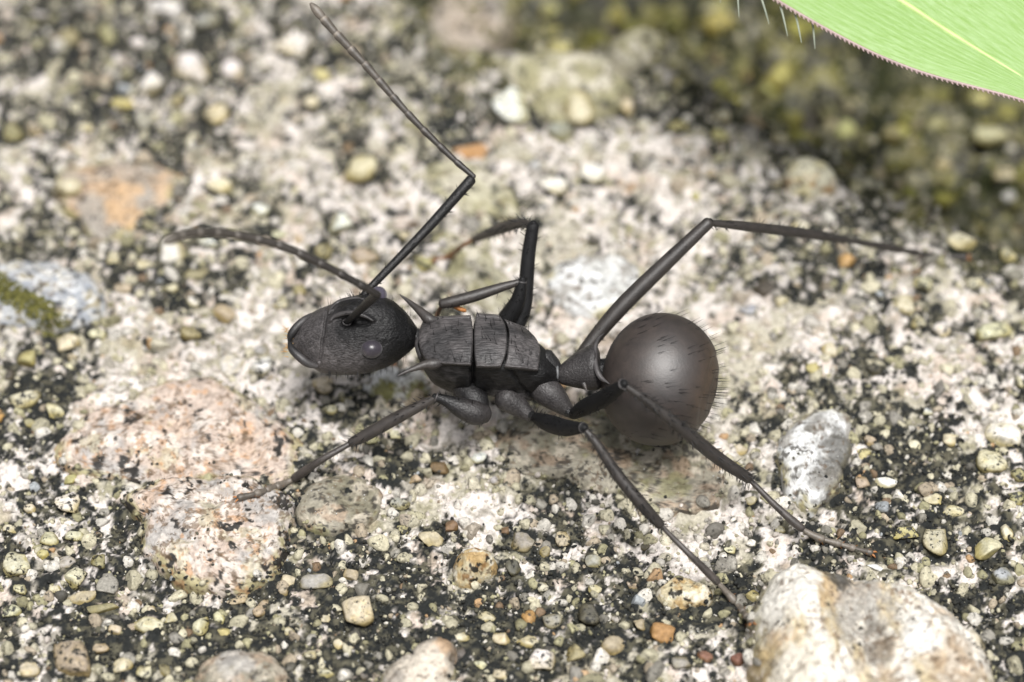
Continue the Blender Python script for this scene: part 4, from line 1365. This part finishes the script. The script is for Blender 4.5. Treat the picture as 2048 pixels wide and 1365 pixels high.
def ell(name, c, axes, rad, colr, mat, sub=4):
    v, f = ico(sub)
    m_ = np.stack(axes, 1)
    vv_ = np.asarray(c) + (v * np.asarray(rad)) @ m_.T
    e = obj(name, mesh(name, vv_, [f], np.broadcast_to(np.asarray(colr), (len(v), 3)), [mat]), ant)
    e.matrix_parent_inverse = ORI
    return e


ell('eye', D(743, 698, -.74), (RIGHT, UPV, FWD), (.215, .19, .21), A(72, 66, 76, 1.0) * .5, M_EYE)
ell('eye', D(757, 590, -.22), (RIGHT, UPV, FWD), (.17, .17, .2), A(90, 84, 100, 1.0) * .6, M_EYE)
for sg, pts, rd in ((1, [D(634,733,-.30), D(616,727,-.36), D(599,714,-.38), D(584,699,-.32), D(579,685,-.24)], [.05, .085, .09, .075, .04]),
                    (-1, [D(622,630,-.10), D(608,641,-.20), D(593,655,-.24), D(582,670,-.24), D(579,683,-.22)], [.04, .075, .085, .075, .04])):
    mb = Acc()
    tube(mb, pts, rd, np.array([GREY * 1.6, GREY * 1.2, BK * 1.3, DARK]), 0, 10, 18)
    q = mb.build('mandible', [M_SILK], ant)
    q.matrix_parent_inverse = ORI

# ------------------------------------------------------------------ the grass leaf
m_leaf, n, l, p = node_mat('leaf_blade')
at_ = n.new('ShaderNodeAttribute')
at_.attribute_name = 'Col'
sep = n.new('ShaderNodeSeparateColor')
l.new(at_.outputs['Color'], sep.inputs[0])
cmb = n.new('ShaderNodeCombineXYZ')
l.new(sep.outputs['Red'], cmb.inputs[0])
l.new(sep.outputs['Green'], cmb.inputs[1])
mp = n.new('ShaderNodeMapping')
mp.inputs['Scale'].default_value = (30, 60, 1)
l.new(cmb.outputs[0], mp.inputs['Vector'])
nz = n.new('ShaderNodeTexNoise')
nz.inputs['Scale'].default_value = 1.0
nz.inputs['Detail'].default_value = 4
l.new(mp.outputs[0], nz.inputs['Vector'])
cr = n.new('ShaderNodeValToRGB')
cr.color_ramp.elements[0].position = 0.34
cr.color_ramp.elements[0].color = (0.28, 0.46, 0.12, 1)
cr.color_ramp.elements[1].position = 0.66
cr.color_ramp.elements[1].color = (0.37, 0.55, 0.22, 1)
l.new(nz.outputs['Fac'], cr.inputs[0])
l.new(cr.outputs[0], p.inputs['Base Color'])
p.inputs['Roughness'].default_value = 0.45
p.inputs['Specular IOR Level'].default_value = 0.45
bp = n.new('ShaderNodeBump')
bp.inputs['Strength'].default_value = 0.35
bp.inputs['Distance'].default_value = 0.04
l.new(nz.outputs['Fac'], bp.inputs['Height'])
l.new(bp.outputs[0], p.inputs['Normal'])
tr = n.new('ShaderNodeBsdfTranslucent')
l.new(cr.outputs[0], tr.inputs['Color'])
ms = n.new('ShaderNodeMixShader')
ms.inputs[0].default_value = 0.35
l.new(p.outputs[0], ms.inputs[1])
l.new(tr.outputs[0], ms.inputs[2])
l.new(ms.outputs[0], n['Material Output'].inputs['Surface'])


def plain(name, c, rough=0.5):
    m, n_, l_, p_ = node_mat(name)
    z_ = n_.new('ShaderNodeTexNoise')
    z_.inputs['Scale'].default_value = 9
    r_ = n_.new('ShaderNodeMapRange')
    r_.inputs['To Min'].default_value = 0.75
    r_.inputs['To Max'].default_value = 1.25
    x_ = n_.new('ShaderNodeMix')
    x_.data_type = 'RGBA'
    x_.blend_type = 'MULTIPLY'
    x_.inputs['Factor'].default_value = 1
    x_.inputs['A'].default_value = (c[0], c[1], c[2], 1)
    l_.new(z_.outputs['Fac'], r_.inputs['Value'])
    l_.new(r_.outputs['Result'], x_.inputs['B'])
    l_.new(x_.outputs['Result'], p_.inputs['Base Color'])
    p_.inputs['Roughness'].default_value = rough
    return m


M_RIB = plain('leaf_midrib', (0.42, 0.55, 0.20))
M_EDGE = plain('leaf_margin', (0.34, 0.25, 0.24))
M_LHAIR = plain('leaf_hair', (0.26, 0.29, 0.23))
M_STEM = plain('grass_stem', (0.14, 0.26, 0.06))

LC = [(2190,240,-.45),(2120,200,-.35),(2048,155,-.2),(1900,65,.15),(1800,0,.4),(1650,-90,.8),(1500,-170,1.2),(1400,-222,1.5)]
LW = [0.01, .27, .52, 1.10, 1.36, 1.44, 1.25, .55]
cl = catmull([D(*q) for q in LC], 16)
cw = catmull(LW, 16)[:, 0]
nl = len(cl)
tl = np.gradient(cl, axis=0)
tl /= np.linalg.norm(tl, axis=1)[:, None]
low = -RIGHT * 0.52 - UPV * 0.85 - FWD * 0.36
low = low / np.linalg.norm(low)
lat = low[None] - tl * (tl @ low)[:, None]
lat /= np.linalg.norm(lat, axis=1)[:, None]
nml = np.cross(tl, lat)
nml *= np.sign(nml[:, 2:3])
nw = 61
sv = np.linspace(-1, 1, nw)
cu = catmull([.01, .8, 1.35, 1.75, 1.85, 1.8, 1.45, .6], 16)[:, 0]
wid = np.where(sv[None] > 0, cw[:, None], cu[:, None]) * sv[None]
top_s = cl[:, None] + lat[:, None] * wid[..., None] + nml[:, None] * ((0.13 * np.abs(sv)[None] ** 1.5 - 0.10 * sv[None] ** 4 + 0.006 * np.cos(sv * 60)[None]) * cw[:, None] / 1.3)[..., None]
bot_s = top_s - nml[:, None] * 0.05
uvc = np.zeros((nl, nw, 3))
uvc[..., 0] = np.linspace(0, 1, nl)[:, None]
uvc[..., 1] = (sv * 0.5 + 0.5)[None]
f1 = grid_faces(nl, nw)
nn_ = nl * nw
edge = []
for i in range(nl - 1):
    for jj in (0, nw - 1):
        a_, b_ = i * nw + jj, (i + 1) * nw + jj
        edge.append((a_, b_, b_ + nn_, a_ + nn_))
for jj in range(nw - 1):
    for i in (0, nl - 1):
        a_, b_ = i * nw + jj, i * nw + jj + 1
        edge.append((a_, b_, b_ + nn_, a_ + nn_))
leaf = obj('grass_leaf', None, label='bright green grass leaf with a purple saw-toothed edge above dark, shaded moss', category='leaf')
root = np.array([6.0, 19.5, float(H(6.0, 19.5))])
leaf.location = tuple(root)
LINV = Matrix.Translation(-leaf.location)


def lpart(name, me, **kw):
    o_ = obj(name, me, leaf, **kw)
    o_.matrix_parent_inverse = LINV
    return o_


lpart('blade', mesh('blade', np.vstack([top_s.reshape(-1, 3), bot_s.reshape(-1, 3)]), [f1, f1[:, ::-1] + nn_, np.array(edge)], np.vstack([uvc.reshape(-1, 3)] * 2), [m_leaf]))
ra = Acc()
tube(ra, (cl + nml * -0.035)[::6], (0.02 + 0.045 * np.clip(cw / 1.3, 0, 1))[::6], np.ones(3), 0, 4, 10)
lpart('midrib', ra.build('midrib', [M_RIB]).data)
bpy.data.objects.remove(bpy.data.objects['midrib'], do_unlink=True) if bpy.data.objects['midrib'].parent is None else None
for sgn in (1, -1):                                         # rim with forward-pointing teeth
    ed_ = top_s[:, -1 if sgn > 0 else 0] - nml * 0.02
    ra = Acc()
    tube(ra, ed_[::3], np.full(len(ed_[::3]), .030), np.ones(3), 0, 3, 8)
    ed2 = catmull(ed_[::4], 8)
    dl = np.concatenate([[0], np.cumsum(np.linalg.norm(np.diff(ed2, axis=0), axis=1))])
    for s_ in np.arange(0.1, dl[-1] * 0.72, 0.105):
        q = np.array([np.interp(s_, dl, ed2[:, i]) for i in range(3)])
        q2 = np.array([np.interp(s_ + .05, dl, ed2[:, i]) for i in range(3)])
        t_ = (q - q2) / np.linalg.norm(q - q2)
        la = low * sgn
        tube(ra, [q - la * .01, q + la * .04 + t_ * .03, q + la * .065 + t_ * .075], [.03, .02, .003], np.ones(3), 0, 2, 5, caps=False)
    o_ = ra.build('toothed_margin', [M_EDGE], leaf)
    o_.matrix_parent_inverse = LINV
for (hx, hy, hx2, hy2) in ((1626,52,1630,98),(1594,42,1603,86),(1565,28,1575,72),(1525,4,1538,48),(1474,-26,1478,34),(1440,-50,1441,6),(1405,-75,1400,-20)):
    ra = Acc()
    tube(ra, [D(hx - 4, hy - 14, .45), D(hx, hy, .4), D((hx + hx2) / 2, (hy + hy2) / 2 - 1, .32), D(hx2, hy2, .2)], [.022, .02, .016, .006], np.ones(3), 0, 6, 8)
    o_ = ra.build('hair', [M_LHAIR], leaf)
    o_.matrix_parent_inverse = LINV
ra = Acc()
tube(ra, [cl[-1] + tl[-1] * -0.2, cl[-1] + tl[-1] * .5 + np.array([.1, .6, -.3]), np.array([4.2, 11.5, 7.2]), np.array([5.2, 16.5, 3.4]), root + np.array([0, 0, -.4])], [.16, .22, .28, .33, .38], np.ones(3), 0, 10, 16)
lpart('stem', ra.build('stem', [M_STEM]).data)
for nm in ('midrib', 'stem'):
    for o_ in [q for q in bpy.data.objects if q.name.split('.')[0] == nm and q.parent is None]:
        bpy.data.objects.remove(o_, do_unlink=True)
for o_ in leaf.children:
    if o_.name.startswith(('midrib', 'stem')):
        o_.name = o_.name.split('.')[0]

# ------------------------------------------------------------------ a small white flake
fv, ff = pebble_shape(2, 777, 10, 0.08)
fp = G(1752, 1135, 0.04, top)
flake = obj('flake', mesh('flake', fv * np.array([.23, .07, .045]), [ff], np.broadcast_to(A(238, 238, 236), (len(fv), 3)), [M_GRAIN]),
            label='tiny white sliver lying behind the large cream stone', category='flake')
flake.location = tuple(fp)
flake.rotation_euler = (0.1, 0.05, R(-22))
